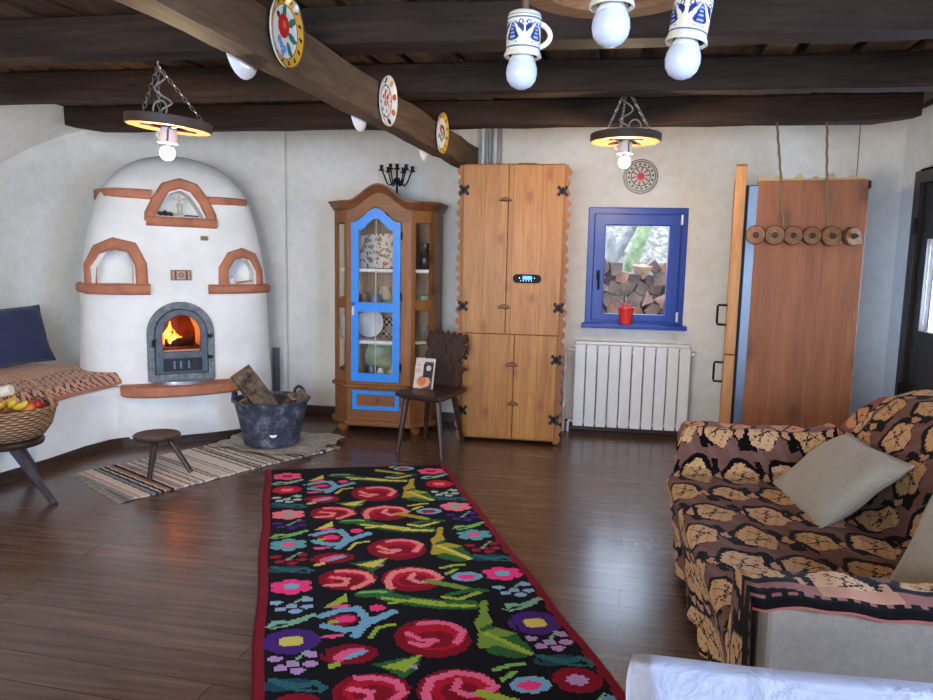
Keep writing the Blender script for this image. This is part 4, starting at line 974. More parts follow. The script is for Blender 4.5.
jar('mug', BLG, CX-.145, 5.18, .346, MUGP, 'dark blue grey mug at the back left of the cabinet floor', 'mug', .02, k=1.2)
o = MB().bx(-.045,.045,-.03,.03,0,.085).build('tea_tin', GRN, origin=(CX+.295,5.05,.90), local=True, bev=.004); o.rotation_euler.z = R(45); tag(o, 'green box behind the right side pane of the cabinet', 'tin')
jar('goblet', plain('clear_grey_glassware', (170,176,176)), CX+.29, 5.08, .655, [(0,0),(.026,0),(.026,.004),(.005,.01),(.005,.045),(.024,.06),(.027,.1),(.024,.1),(.02,.062),(0,.055)], 'grey goblet behind the lower right side pane', 'goblet', k=1.1)
jar('jug', plain('dark_glazed_jug', (52,44,42), .3), CX+.285, 5.09, 1.165, [(0,0),(.035,0),(.055,.04),(.05,.1),(.03,.15),(.035,.19),(.03,.19),(.02,.15),(.04,.1),(.04,.02),(0,.01)], 'dark jug behind the upper right side pane', 'jug', .03)
# candelabra on top
cn = thing('candelabra', 'black wrought iron candelabra standing on top of the display cabinet', 'candelabra', (-1.335,5.10,1.588))
MB().lathe([(0,0),(.05,0),(.045,.012),(.015,.02),(.008,.05),(.008,.20),(.014,.215),(.007,.23),(.007,.285),(0,.29)], n=18).build('stem', IRON, cn, local=True, smooth=True)
for k in range(6):
    a = 2*PI*k/6+.35; ca, sa = math.cos(a), math.sin(a); P = []
    for i in range(13):
        t = i/12; rr = .012+.098*t; zz = .225-.055*math.sin(PI*min(1, t*1.15))+.05*t**3; P.append((rr*ca, rr*sa, zz))
    P.append((.11*ca, .11*sa, .275)); MB().tube(P, .0055, 7).build('arm', IRON, cn, local=True, smooth=True)
    MB().lathe([(0,0),(.02,.0),(.024,.006),(.012,.01),(.013,.034),(.017,.038),(.011,.038),(0,.02)], (.11*ca,.11*sa,.272), 12).build('candle_cup', IRON, cn, local=True, smooth=True)
MB().lathe([(0,0),(.02,.0),(.024,.006),(.012,.01),(.013,.034),(.017,.038),(.011,.038),(0,.02)], (0,0,.285), 12).build('candle_cup', IRON, cn, local=True, smooth=True)
tag(MB().sph((-1.20,5.20,1.70), .115, 24, 16, sc=(1,1,.95)).build('glass_globe', plain('dull_grey_glass', (150,146,136), .3), origin=(-1.2,5.2,1.59), smooth=True), 'x', 'globe') if False else None

# ================================================================== carved peasant chair
ch = thing('carved_chair', 'dark peasant chair with a jagged carved back, beside the tall cupboard', 'chair', (-.945,4.55,0), R(-20))
MI = wm(ch).inverted()
CHW = wood('dark_carved_wood', (30,21,18), (76,48,36), 'z', 1.4, .38, bump=.5)
seatp = [(-.14,-.215),(.19,-.225),(.21,-.20),(.16,.19),(.125,.215),(-.14,.215),(-.165,.19),(-.16,-.19)]
MB().prism(seatp, .372, .402).build('seat', CHW, ch, local=True, bev=.008, seg=3)
for (a, b_) in ((-.13,-.14),(.15,-.15),(.13,.15),(-.12,.15)):
    pass
q = MB(); q.bx(-.13,.15,-.17,-.12,.352,.374); q.build('batten', CHW, ch, local=True, bev=.004); MB().bx(-.13,.11,.12,.17,.352,.374).build('batten', CHW, ch, local=True, bev=.004)
for tx, ty, fx, fy in ((-.105,-.13,-.137,-.19),(.13,-.14,.198,-.19),(.08,.14,.116,.223),(-.11,.14,-.187,.22)):
    MB().tube([(tx,ty,.374),((tx+fx)/2,(ty+fy)/2,.19),(fx,fy,0)], [.021,.0185,.014], 8).build('leg', CHW, ch, local=True)
# jagged silhouette of the back
bp = [(-.10,0),(.16,0),(.175,.05),(.15,.085),(.225,.135),(.175,.145),(.135,.18),(.175,.21),(.20,.275),(.165,.30),(.205,.325),(.185,.375),(.145,.352),(.12,.38),(.095,.35),(.07,.385),(.045,.352),(.015,.388),(-.01,.352),(-.035,.385),(-.06,.352),(-.09,.39),(-.115,.355),(-.145,.385),(-.165,.34),(-.175,.30),(-.15,.255),(-.17,.20),(-.14,.15),(-.155,.10),(-.12,.06)]
bp = [(x*.86-.045, z*.97) for x, z in bp]
MM = Matrix.Translation((0,.185,.395)) @ Matrix.Rotation(R(-11),4,'X') @ Mxz()
q = MB(); q.prism(bp, -.014, .014, MM)
for k in range(26):      # carved feather strokes standing proud
    x = random.uniform(-.13,.15); z = random.uniform(.05,.30); q.add([MM @ Vector(p) for p in ((x-.007,z,.013),(x+.007,z,.013),(x+random.uniform(-.01,.01),z+.07,.013),(x,z+.03,.023))], [(0,1,3),(1,2,3),(2,0,3)])
q.build('backrest', CHW, ch, local=True, bev=.004)
# book standing on the seat
def bookfn(c, i):
    x, z = c.x, c.z
    if z > .175 or abs(x) > .062: return (206,198,188)
    if x < -.02 and z > .10: return (206,120,92) if math.sin(z*420) > .2 and abs(x+.042) < .017 else (214,206,196)
    if x > -.005 and .075 < z < .165: 
        if math.hypot(x-.03, (z-.135)) < .018: return (206,190,176)
        return (40,40,52)
    if math.hypot((x-.0)/1.3, z-.045) < .038: return (206,116,72) if math.hypot(x+.01, z-.05) < .03 else (226,160,116)
    return (214,204,192) if x < .0 else (74,70,84)
bo = thing('book', 'paperback with a portrait and baked goods on its cover leaning on the carved chair', 'book', wm(ch) @ Vector((-.05,-.03,.4035)), rot=(R(-14), 0, R(-12)))
MB().grid(lambda u, v: Vector((-.066+.132*u, -.0105, .2*v)), 40, 60).build('front_cover', painted('printed_cover', .5), bo, local=True, paint=bookfn, solid=.0015)
MB().bx(-.063,.063,-.009,.007,.002,.197).build('pages', plain('book_pages', (232,226,212), .8), bo, local=True)
MB().bx(-.066,.066,.007,.009,0,.2).build('back_cover', plain('book_back', (200,190,178), .5), bo, local=True)

# ================================================================== tall built-in pine cupboard
tc = thing('tall_cupboard', 'tall orange pine cupboard with scalloped edges and black butterfly hinges', 'cupboard', (-.47,4.82,0))
MB().bx(-.80, -.145, 4.842, 5.335, .02, 1.86).build('carcass', PINE2, tc, bev=.004)
def xl(z): return -.776-.018*(z/1.87)      # doors' left edge drifts outwards with height
def xr(z): return -.176+.002*z
split = .752; zt = 1.868; zb = .035
def door_(name, x0b, x0t, x1b, x1t, z0, z1):
    return MB().prism([(x0b,z0),(x1b,z0),(x1t,z1),(x0t,z1)], -4.842, -4.815, M_).build(name, PINE, tc, bev=.003)
door_('door', -.797,-.806,-.505,-.505, split+.002, zt); ur = door_('door', -.501,-.501,-.145,-.135, split+.002, zt)
door_('door', -.782,-.797,-.440,-.440, zb, split-.002); door_('door', -.436,-.436,-.152,-.148, zb, split-.002)
def scallop(side):
    P = []; n = 26
    z = 0.0
    for i in range(n*6+1):
        t = i/(n*6); z = .01+(1.868-.01)*t; amp = .020+.012*math.sin(t*17)**2
        P.append((side*(.022+amp*abs(math.sin(PI*i/6+.3*math.sin(t*21)))), z))
    return P
for sg, base in ((-1,-.789),(1,-.150)):
    P = scallop(sg); poly = [(base+sg*(-.006), .01)]+[(base+x+(.006*(z/1.87) if sg > 0 else -.012*(z/1.87)), z) for x, z in P]+[(base+sg*(-.006), 1.868)]
    MB().prism(poly, -4.845, -4.826, M_).build('scalloped_edge', PINE2, tc)
MB().bx(-.80,-.13,4.83,5.335,1.862,1.876).build('top_board', PINE2, tc, bev=.004)
def bhinge(x, z, k=1.):
    q = MB(); 
    for sg in (-1, 1):
        o_ = [(0,-.014),(.012,-.016),(.016,-.030),(.032,-.030),(.036,-.014),(.022,-.008),(.022,.008),(.036,.014),(.032,.030),(.016,.030),(.012,.016),(0,.014)]
        q.prism([(x+sg*a*k, z+b_*k*1.1) for a, b_ in o_], 0, .005, Mxz((0,4.815,0)))
    q.cyl((x,4.808,z-.024*k),(x,4.808,z+.024*k),.006)
    q.build('butterfly_hinge', IRON, tc)
for x, z in ((-.800,1.704),(-.794,.934),(-.789,.600),(-.785,.217),(-.150,1.701),(-.150,.94),(-.153,.591),(-.155,.18)): bhinge(x, z)
KNOT = wood('dark_knot_wood', (84,44,26), (146,86,50), 'x', 3, .4)
for x, z in ((-.52,1.645),(-.515,.938),(-.452,.548),(-.438,.28)):
    P = [(.042*math.cos(PI*k/12), .028*math.sin(PI*k/12)) for k in range(13)]
    MB().prism([(x+a, z+b_-.012) for a, b_ in P], 0, .02, Mxz((0,4.815,0))).build('door_pull', KNOT, tc, bev=.006)
pill = [(-.365+.066*sgn+.029*math.cos(a), 1.128+.029*math.sin(a)) for sgn, A0 in ((1,-PI/2),(-1,PI/2)) for a in [A0+PI*k/8 for k in range(9)]]
cp_ = MB().prism(pill, 0, .006, Mxz((0,4.815,0))).build('control_panel', plain('black_gloss_plastic', (10,10,13), .5, bump=0, spec=.2), tc)
MB().bx(-.394,-.332,4.8075,4.8085,1.122,1.146).build('screen', emit('blue_lcd', (70,130,235), 1.6), cp_)
q = MB()
for dx in (-.042,-.024,-.006,.012,.03): q.sph((-.365+dx,4.808,1.114),.0028,8,6)
q.sph((-.415,4.808,1.132),.0032,8,6); q.sph((-.315,4.808,1.132),.0032,8,6); q.build('button', emit('white_led', (230,240,255), 1.2), cp_)
tag(MB().bx(-.46,-.33,4.95,5.1,1.877,1.897).build('wooden_tray', KNOT, origin=(-.4,5,1.877), bev=.004), 'small dark wooden slab lying on top of the tall pine cupboard', 'tray')

# ================================================================== pipes and radiator
PIPEM = plain('white_pipe_paint', (226,228,230), .35, var=.04)
for i, x in enumerate((-.75,-.70,-.66,-.62)):
    o = MB().tube([(x,5.31,1.88),(x,5.31,2.198)], .013 if i < 3 else .009, 10).build('riser_pipe', PIPEM if i % 2 == 0 else plain('grey_conduit', (150,150,146), .5), origin=(x,5.31,1.878), smooth=True)
    tag(o, ['white pipe rising above the cupboard, leftmost of the four','grey pipe rising above the cupboard, second from the left','white pipe rising above the cupboard, third from the left','thin grey pipe rising above the cupboard, rightmost of the four'][i], 'pipe')
ra = thing('radiator', 'white sectional wall radiator below the blue window', 'radiator', (.36,5.27,.04))
for i in range(10):
    x = -.035+.0815*i+.0405
    s_ = MB(); s_.box((x,5.235,.355),(.072,.012,.60)); s_.box((x,5.272,.355),(.02,.07,.585)); s_.box((x,5.295,.355),(.066,.010,.56))
    s_.cyl((x-.0408,5.27,.085),(x+.0408,5.27,.085),.021,n=12); s_.cyl((x-.0408,5.27,.61),(x+.0408,5.27,.61),.021,n=12)
    for zz in (.625,.64,.655): s_.box((x,5.27,zz),(.06,.055,.004))
    s_.build('section', WHITEM, ra, bev=.004, smooth=True)
MB().box((.37,5.262,.668),(.80,.075,.022)).build('top_grille', WHITEM, ra, bev=.006)
MB().cyl((.785,5.27,.61),(.81,5.27,.61),.016,n=12).cyl((.785,5.27,.085),(.80,5.27,.085),.016,n=12).build('end_plug', WHITEM, ra, smooth=True)
for x in (.1,.6): MB().bx(x-.015,x+.015,5.295,5.359,.50,.54).build('bracket', WHITEM, ra)
q = MB(); q.tube([(-.028,5.27,.61),(-.085,5.27,.615),(-.10,5.27,.59),(-.10,5.27,.10),(-.10,5.27,.001)], .0115, 10); p_ = q.build('feed_pipe', PIPEM, origin=(-.1,5.27,0), smooth=True); tag(p_, 'white pipe running down from the top left of the radiator', 'pipe')
q = MB(); q.tube([(-.028,5.27,.085),(-.058,5.27,.085),(-.066,5.27,.07),(-.066,5.27,.001)], .0115, 10); p_ = q.build('return_pipe', PIPEM, origin=(-.066,5.27,0), smooth=True); tag(p_, 'short white pipe bending from the bottom left of the radiator into the floor', 'pipe')
vv = thing('radiator_valve', 'small white valve on the pipe left of the radiator', 'valve', (-.10,5.27,.19))
MB().cyl((-.10,5.27,.17),(-.10,5.27,.225),.019,n=14).build('body', PIPEM, vv, smooth=True); MB().cyl((-.10,5.235,.2),(-.10,5.25,.2),.014,n=12).build('knob', WHITEM, vv, smooth=True)
# flower pot
fp = thing('flower_pot', 'red pot with a small pink plant on the blue window sill', 'flower pot', (.318,5.305,.808))
MB().lathe([(0,0),(.042,0),(.05,.06),(.057,.105),(.062,.108),(.062,.122),(.056,.122),(.05,.105),(.0,.1)], (.318,5.305,.808), 26).build('pot', plain('red_plastic', (226,58,46), .35, var=.05), fp, smooth=True)
q = MB()
for k in range(26):
    a = random.uniform(0, 2*PI); rr = random.uniform(.01,.06); b0 = Vector((.318,5.305,.905)); tip = b0+Vector((rr*math.cos(a)*1.2, rr*math.sin(a)*.9, random.uniform(.03,.075))); md = (b0+tip)/2+Vector((0,0,.012)); s_ = Vector((-math.sin(a), math.cos(a), 0))*.009
    q.add([b0, md-s_, tip, md+s_], [(0,1,2,3)])
q.build('foliage', plain('pink_green_leaf', (232,130,140), .6, var=.4, scale=40), fp)
# round wall trivet
def trv(c, i):
    x, z = c.x, c.z; r = math.hypot(x, z); a = math.atan2(z, x)
    if r < .026: return (206,60,72)
    if r < .062: return (196,84,92) if math.sin(a*10) > .2 and r < .05 else ((112,110,108) if math.sin(a*10) > .5 else (206,202,190))
    if .062 <= r < .07: return (110,106,104)
    if .078 < r < .092: return (96,92,92) if math.sin(a*16) > -.1 else (206,202,190)
    if .099 < r < .106: return (104,98,98)
    if r > .113: return (112,106,104)
    return (206,202,190)
tv = thing('wall_plate', 'round grey patterned wall plate with a red centre above the blue window', 'plate', (.378,5.354,1.855))
MB().grid(lambda u, v: Vector((.12*v*math.cos(2*PI*u), -.018+.003*v**3, .12*v*math.sin(2*PI*u))), 96, 34).build('face', painted('printed_ceramic', .35), tv, local=True, smooth=True, paint=trv)
MB().lathe([(0,0),(.1,0),(.121,.009),(.118,.014),(0,.014)], n=48, M=Matrix.Rotation(R(90),4,'X')).build('rim', plain('grey_ceramic_back', (150,146,140), .4), tv, local=True, smooth=True)
# ================================================================== fridge with a wooden door, boarded side
fr = thing('refrigerator', 'tall refrigerator clad in reddish wood with a pine door and black iron pulls', 'refrigerator', (.90,4.35,0))
MB().bx(.905,1.48,4.385,4.95,.02,1.69).build('body', STEEL, fr, bev=.006)
MB().prism([(.958,.02),(1.512,.02),(1.512,1.708),(.958,1.708)], -4.382, -4.352, Mxz()).build('side_panel', FRPAN, fr, bev=.003)
le = [(1.50,1.700),(.955,1.700)]; n_ = 90
for i in range(n_+1):
    x = .955+.545*i/n_; le.append((x, 1.722+.022*max(0, math.sin(i*.42+.8*math.sin(i*.13)))**.6*(1-.45*math.sin(i*.17))))
MB().prism(le, -4.46, -4.39, Mxz()).build('live_edge_top', wood('pale_live_edge', (186,158,108), (214,190,140), 'x', 2, .6), fr)
def fdoor(pts):
    k = len(pts); return MB().add([(x,y,z) for x in (.835,.892) for y,z in pts], [tuple(range(k)), tuple(range(2*k-1,k-1,-1))]+[(i,(i+1)%k,k+(i+1)%k,k+i) for i in range(k)])
DW_ = wood('orange_pine_edge_front', (176,118,66), (216,160,100), 'z', 1, .5)
fdoor([(4.345,.03),(4.93,.03),(4.93,.713),(4.345,.713)]).build('door', DW_, fr, bev=.004)
fdoor([(4.345,.719),(4.93,.719),(4.93,1.70),(4.90,1.735),(4.80,1.73),(4.6,1.75),(4.45,1.74),(4.40,1.80),(4.365,1.805),(4.345,1.79)]).build('door', DW_, fr, bev=.004)
MB().bx(.892,.905,4.40,4.92,.03,1.69).build('door_gasket', plain('dark_rubber', (30,30,32), .6), fr)
for z0, z1 in ((.885,1.0),(.545,.66)):
    MB().tube([(.835,4.42,z1),(.786,4.42,z1),(.782,4.42,z1-.01),(.782,4.42,z0+.01),(.786,4.42,z0),(.835,4.42,z0)], .007, 8).build('door_pull', IRON, fr, smooth=True, auto=60)
MB().bx(1.505,1.52,4.345,4.40,1.66,1.70).build('corner_bracket', IRON, fr)
fr.rotation_euler.z = R(-10); fr.scale = (1.025,)*3; fr.location = (.9225, 4.459, -.02)

# ================================================================== hanging rack of log slices
rk = thing('hanging_slice_rack', 'hanging bar of six round wood slices on two ropes in front of the refrigerator', 'rack', (1.18,4.18,1.405))
RY = 4.18
SL = wood('log_slice_face', (128,82,50), (176,126,82), 'y', 2, .6); SB = plain('slice_bark', (92,62,44), .85, var=.3, scale=30, bump=.8)
MB().bx(.92,1.475,RY+.02,RY+.045,1.375,1.40).build('bar', plain('grey_bar_wood', (146,128,112), .7, var=.1), rk, bev=.004)
for i, x in enumerate((.938,1.036,1.130,1.228,1.328,1.434)):
    r = (.052,.054,.052,.05,.055,.05)[i]; tilt = R((-12,-6,0,3,6,20)[i])
    M = Matrix.Translation((x*.985,RY,1.412)) @ Matrix.Rotation(tilt,4,'Z') @ Matrix.Rotation(R(90),4,'X')
    s_ = MB().lathe([(0,-.018),(r*.97,-.018),(r,-.012),(r,.014),(r*.93,.018),(r*.93,.0185),(0,.0185)], n=30, M=M).build('wood_slice', SB, rk, smooth=True)
    MB().lathe([(0,.0188),(r*.9,.0188),(r*.9,.020),(0,.0202)], n=30, M=M).build('sawn_face', SL, s_)
    MB().lathe([(0,.02),(.016,.02),(.014,.034),(.009,.038),(.010,.05),(0,.052)], n=12, M=M).build('peg', plain('dark_peg', (62,44,34), .6), s_, smooth=True)
ROPE = plain('jute_rope', (128,108,80), .9, var=.25, scale=90, bump=.6)
for (x0, x1) in ((1.078,1.055),(1.29,1.322)):
    P = [(x0+(x1-x0)*t+.0012*math.sin(t*50), RY+.012+.25*t+.0012*math.cos(t*50), 1.41+(2.05-1.41)*t) for t in [i/60 for i in range(61)]]
    MB().tube(P, .0065, 7).build('rope', ROPE, rk, smooth=True)
tag(MB().tube([(1.74,5.16,2.19),(1.745,5.165,1.9),(1.75,5.17,1.66)], .003, 5).build('wire', plain('grey_wire', (92,90,86), .7), origin=(1.74,5.16,1.7)), 'thin grey wire running down the corner right of the refrigerator', 'wire')

# ================================================================== pendant wheel lamps
BULB = emit('lit_bulb', (255,226,184), 430); UNLIT = plain('opal_bulb_glass', (196,199,214), .12, var=.01, bump=0); NECK = plain('bulb_neck', (206,206,208), .35)
WHW = wood('pale_wheel_wood', (150,98,52), (186,132,78), 'x', 2, .5); RIMW = plain('dark_wheel_rim', (66,50,42), .6, var=.2)
CHAIN = plain('bright_chain', (168,162,150), .3, .8, var=.05)
def chain(q, a, b_, step=.022):
    a, b_ = Vector(a), Vector(b_); d = b_-a; n = max(2, int(d.length/step)); t = d.normalized(); u = t.orthogonal().normalized(); w_ = t.cross(u)
    for i in range(n):
        c = a+d*(i+.5)/n; s = u if i % 2 else w_
        q.tube([c+t*(.62*step*math.cos(2*PI*k/10))+s*(.0065*math.sin(2*PI*k/10)) for k in range(10)], .0022, 5, closed=True)
def pendant(cx, cy, cz, r, hook, tilt, label, cableside=1):
    root = thing('pendant_lamp', label, 'lamp', (cx,cy,cz), rot=(0, tilt, 0))
    MB().lathe([(r*.86,0),(r*.97,-.004),(r,.0),(r,.034),(r*.96,.038),(r*.84,.034),(r*.84,.006),(r*.86,0)], n=56).build('wheel_rim', RIMW, root, local=True, smooth=True)
    MB().lathe([(.03,.004),(r*.955,-.0045),(r*.955,.012),(.03,.016)], n=56).build('wheel_disc', WHW, root, local=True, smooth=True)
    q = MB()
    for k in range(4):
        a = PI/4+PI/2*k; q.box((.075*math.cos(a), .075*math.sin(a), -.002), (.08,.022,.012), a)
    q.build('hub_plate', plain('dark_hub', (58,46,40), .6), root, local=True, bev=.003)
    q = MB(); q.lathe([(0,-.0),(.03,-.0),(.036,-.008),(.038,-.06),(.041,-.066),(.036,-.066),(.033,-.02),(0,-.015)], n=26)
    def mp(c, i):
        a = math.atan2(c.y, c.x); z = -c.z
        if z < .012 or z > .056: return (226,224,220)
        return (72,84,120) if math.sin(a*6+z*60)*math.sin(z*150+a*3) > .35 else (214,214,214)
    q.build('socket_cup', painted('glazed_cup', .25, spec=.6), root, local=True, smooth=True, paint=mp)
    MB().tube([(.036*math.cos(PI*k/8*1)*0-.038-.016*math.sin(PI*k/8), 0, -.016-.034*k/8) for k in range(9)], .005, 7).build('cup_handle', WHITEM, root, local=True, smooth=True)
    q = MB(); q.lathe([(0,-.055),(.014,-.06),(.014,-.076),(.024,-.086),(0,-.086)], n=20); q.build('bulb_neck', NECK, root, local=True, smooth=True)
    MB().lathe([(.0,-.082),(.022,-.086),(.029,-.098),(.030,-.11),(.026,-.124),(.016,-.134),(0,-.138)], n=24).build('bulb', BULB, root, local=True, smooth=True)
    WMi = wm(root).inverted(); hk = WMi @ Vector(hook)
    for k in range(3):
        a = 2*PI*k/3+.3; c_ = MB(); chain(c_, (r*.82*math.cos(a), r*.82*math.sin(a), .034), hk-Vector((0,0,.02))); c_.build('chain', CHAIN, root, local=True, smooth=True)
    MB().tube([hk-Vector((0,0,.03)), hk-Vector((.012,0,.022)), hk-Vector((.01,0,.008)), hk, hk+Vector((0,0,.01))], .004, 6).build('hook', IRON, root, local=True, smooth=True)
    P = []
    for i in range(40):
        t = i/39; P.append(Vector((hk.x*t+cableside*.035*math.sin(t*PI)*math.cos(t*16), hk.y*t+.02*math.sin(t*16)*math.sin(t*PI), .01+(hk.z-.01)*t*(.8+.2*t))))
    MB().tube(P, .0045, 6).build('cable', plain('grey_flex', (150,142,134), .6), root, local=True, smooth=True)
    q = MB(); q.tube([(cableside*(-.045+.032*math.cos(a)), .0, .075+.036*math.sin(a)) for a in [2*PI*k/16 for k in range(16)]], .004, 6, closed=True); q.build('cable_coil', plain('grey_flex', (150,142,134), .6), root, local=True, smooth=True)
    return root
pendant(-1.785,2.95,1.785,.178,(-1.80,2.91,2.052),R(5), 'lit pendant lamp on a wooden wheel and chains, hanging before the stove', 1)
pendant(.195,4.0,1.885,.185,(.19,4.0,2.18),R(0), 'lit pendant lamp on a wooden wheel and chains, hanging near the blue window', -1)

# ================================================================== mug chandelier
MUGC = painted('blue_white_stoneware', .22, spec=.6, var=.04)
def mugpaint(c, i):
    a = math.atan2(c.y, c.x); z = c.z; r = math.hypot(c.x, c.y)
    if r < .034: return (222,216,200)
    if abs(z+.012) < .003 or abs(z+.086) < .0022 or abs(z+.020) < .001: return (88,104,140)
    if -.078 < z < -.024:
        for c0 in (-2.45, -.9, .65, 2.2):
            d = (a-c0+PI) % (2*PI)-PI; x = d*.042; y = z+.050
            if abs(x) < .030:
                yy = .024-y; th = math.atan2(x, yy); r2 = math.hypot(x, yy)
                if .005 < r2 < .050-.012*abs(th) and abs(th) < 1.15 and yy > -.002:
                    s_ = math.sin(abs(th)*9-.6)
                    if abs(th) < .2: return (40,54,116) if int((y+1)/.0042) % 2 else (140,156,200)
                    if s_ > -.15: return (34,46,104) if r2 > .018 else (96,112,164)
                if abs(math.hypot(abs(x)-.023, y-.018)-.0048) < .0016 or abs(math.hypot(abs(x)-.012, y+.030)-.003) < .0013: return (50,62,116)
    return (224,214,190)
def mugbulb(loc, tilt, rz, label, k=1., lit=False):
    root = thing('mug_lamp', label, 'lamp', loc, rot=(Matrix.Rotation(tilt[0],4,'X') @ Matrix.Rotation(tilt[1],4,'Y') @ Matrix.Rotation(rz,4,'Z')).to_euler())
    q = MB(); 
    prof = [(0,0),(.030,0),(.038,-.004),(.0415,-.012)]+[(.0415+.0*(j), -.012-.080*j/40) for j in range(1, 41)]+[(.045,-.098),(.046,-.104),(.043,-.106),(.038,-.1),(.037,-.02),(0,-.01)]
    q.lathe([(a*k, b_*k) for a, b_ in prof], n=120)
    q.build('mug', MUGC, root, local=True, smooth=True, auto=50, paint=(lambda c, i: mugpaint(c/k, i)))
    MB().tube([((.040+.026*math.sin(PI*j/12)**.7)*k, 0, (-.024-.055*j/12)*k) for j in range(13)], .0065*k, 8).build('handle', plain('cream_glaze', (222,216,200), .25), root, local=True, smooth=True)
    MB().cyl((0,0,-.004),(0,0,.045),.009,n=12)  .build('hanger', plain('brown_hanger', (96,66,46), .5), root, local=True)
    MB().lathe([(0,-.05*k),(.017,-.055*k),(.020,-.092*k),(.027,-.106*k),(.0325,-.116*k)], n=26).build('bulb_neck', plain('bulb_collar', (222,220,214), .3, bump=0), root, local=True, smooth=True)
    MB().lathe([(.0325*k,-.116*k),(.0375*k,-.130*k),(.0385*k,-.144*k),(.035*k,-.160*k),(.025*k,-.173*k),(.011*k,-.180*k),(0,-.181*k)], n=30).build('bulb', UNLIT, root, local=True, smooth=True)
    return root
# px (527,12)-(527,90); (693,0)-(694,86); (612,-..)-(612,48)
mugbulb((-.156,1.75,1.820), (R(2),R(2)), R(14), 'unlit bulb in a blue painted upturned mug, leftmost on the wooden chandelier', .95)
mugbulb((.211,1.655,1.814), (R(-2),R(8)), R(75), 'unlit bulb in a blue painted upturned mug, rightmost on the wooden chandelier', .97)
mugbulb((.035,1.50,1.843), (0,0), R(60), 'unlit bulb in a mug at the middle of the wooden chandelier, nearest the camera', .97)
wl = thing('wheel_chandelier', 'big wooden wheel chandelier at the top edge with mug lamps hanging below it', 'chandelier', (.045,1.72,1.86))
WCH = wood('chandelier_wood', (126,86,56), (178,130,88), 'x', 2, .5)
MB().lathe([(.165,0),(.215,-.003),(.228,.01),(.228,.04),(.215,.05),(.165,.048),(.155,.03),(.155,.01),(.165,0)], (.045,1.72,1.86), 64).build('wheel_rim', WCH, wl, smooth=True)
for k in range(6):
    a = 2*PI*k/6+.25; q = MB(); q.box((.045+.10*math.cos(a),1.72+.10*math.sin(a),1.884),(.14,.03,.022),a); q.build('spoke', WCH, wl, bev=.004)
MB().lathe([(0,-.008),(.05,-.008),(.06,.0),(.06,.05),(.05,.058),(0,.058)], (.045,1.72,1.858), 26).build('hub', WCH, wl, smooth=True)
for k in range(3):
    a = 2*PI*k/3+.5; q = MB(); chain(q, (.045+.19*math.cos(a),1.72+.19*math.sin(a),1.91), (.045+.04*math.cos(a),1.72+.04*math.sin(a),2.2)); q.build('chain', CHAIN, wl, smooth=True)

# ================================================================== painted plates on the long beam
def platefn(kind):
    def f(c, i):
        x, y = c.x/.115, c.y/.115; r = math.hypot(x, y); a = math.atan2(y, x)
        if r > .97: return (120,74,30) if kind == 0 else (206,150,70)
        if kind == 0:
            if r > .76:
                s = math.sin(a*14+r*9)
                return (60,40,28) if s > .72 and .80 < r < .94 else (218,162,52)
            if r > .735: return (96,72,58)
            x /= 1.3; y /= 1.3; x -= .02
            if math.hypot(x+.06, y-.12) < .26: return (206,44,38) if math.hypot(x+.02, y-.16) > .09 else (236,96,70)
            for lx, ly, ro in ((.30,.28,.6),(.34,-.05,-.3),(.24,-.34,-.9),(-.05,.46,1.6)):
                dx, dy = x-lx, y-ly; u = dx*math.cos(ro)+dy*math.sin(ro); v = -dx*math.sin(ro)+dy*math.cos(ro)
                if (u/.2)**2+(v/.085)**2 < 1: return (52,120,98)
            for lx, ly in ((-.14,-.30),(.02,-.36),(-.24,-.20),(-.08,-.46)):
                if math.hypot(x-lx, y-ly) < .085: return (116,154,206)
            if math.hypot(x+.32, y-.30) < .07: return (60,56,80)
            return (230,226,214)
        if kind == 1:
            if abs(r-.62) < .03: return (110,60,44)
            if r > .65:
                k = int((a+PI)/(2*PI)*8) % 4; t = ((a+PI)/(2*PI)*8) % 1
                if math.hypot((t-.5)*.62, r-.81) < .13: return ((214,84,40),(218,168,54),(52,66,64),(224,110,60))[k]
                return (238,230,214)
            if math.hypot(x, y-.12) < .3 and math.sin(a*5+r*12) > -.2: return (214,88,42)
            if math.sin(x*14)*math.sin(y*13) > .5: return (206,150,60) if x > 0 else (96,110,88)
            return (240,232,218)
        if r > .76: return (222,178,60) if math.sin(a*12) > -.6 else (176,110,48)
        if math.hypot(x+.05, y-.2) < .18: return (196,96,96)
        if abs(y+.1*math.sin(x*9)+.22) < .1 and abs(x) < .4: return (108,140,164)
        if math.hypot(x-.2, y+.0) < .14: return (110,150,106)
        return (236,232,222)
    return f
PAINTP = painted('painted_plate_glaze', .16, spec=.6, var=.03)
bdir = math.atan2(4.15, .36)
nrmR = Vector((math.sin(bdir), -math.cos(bdir), 0))
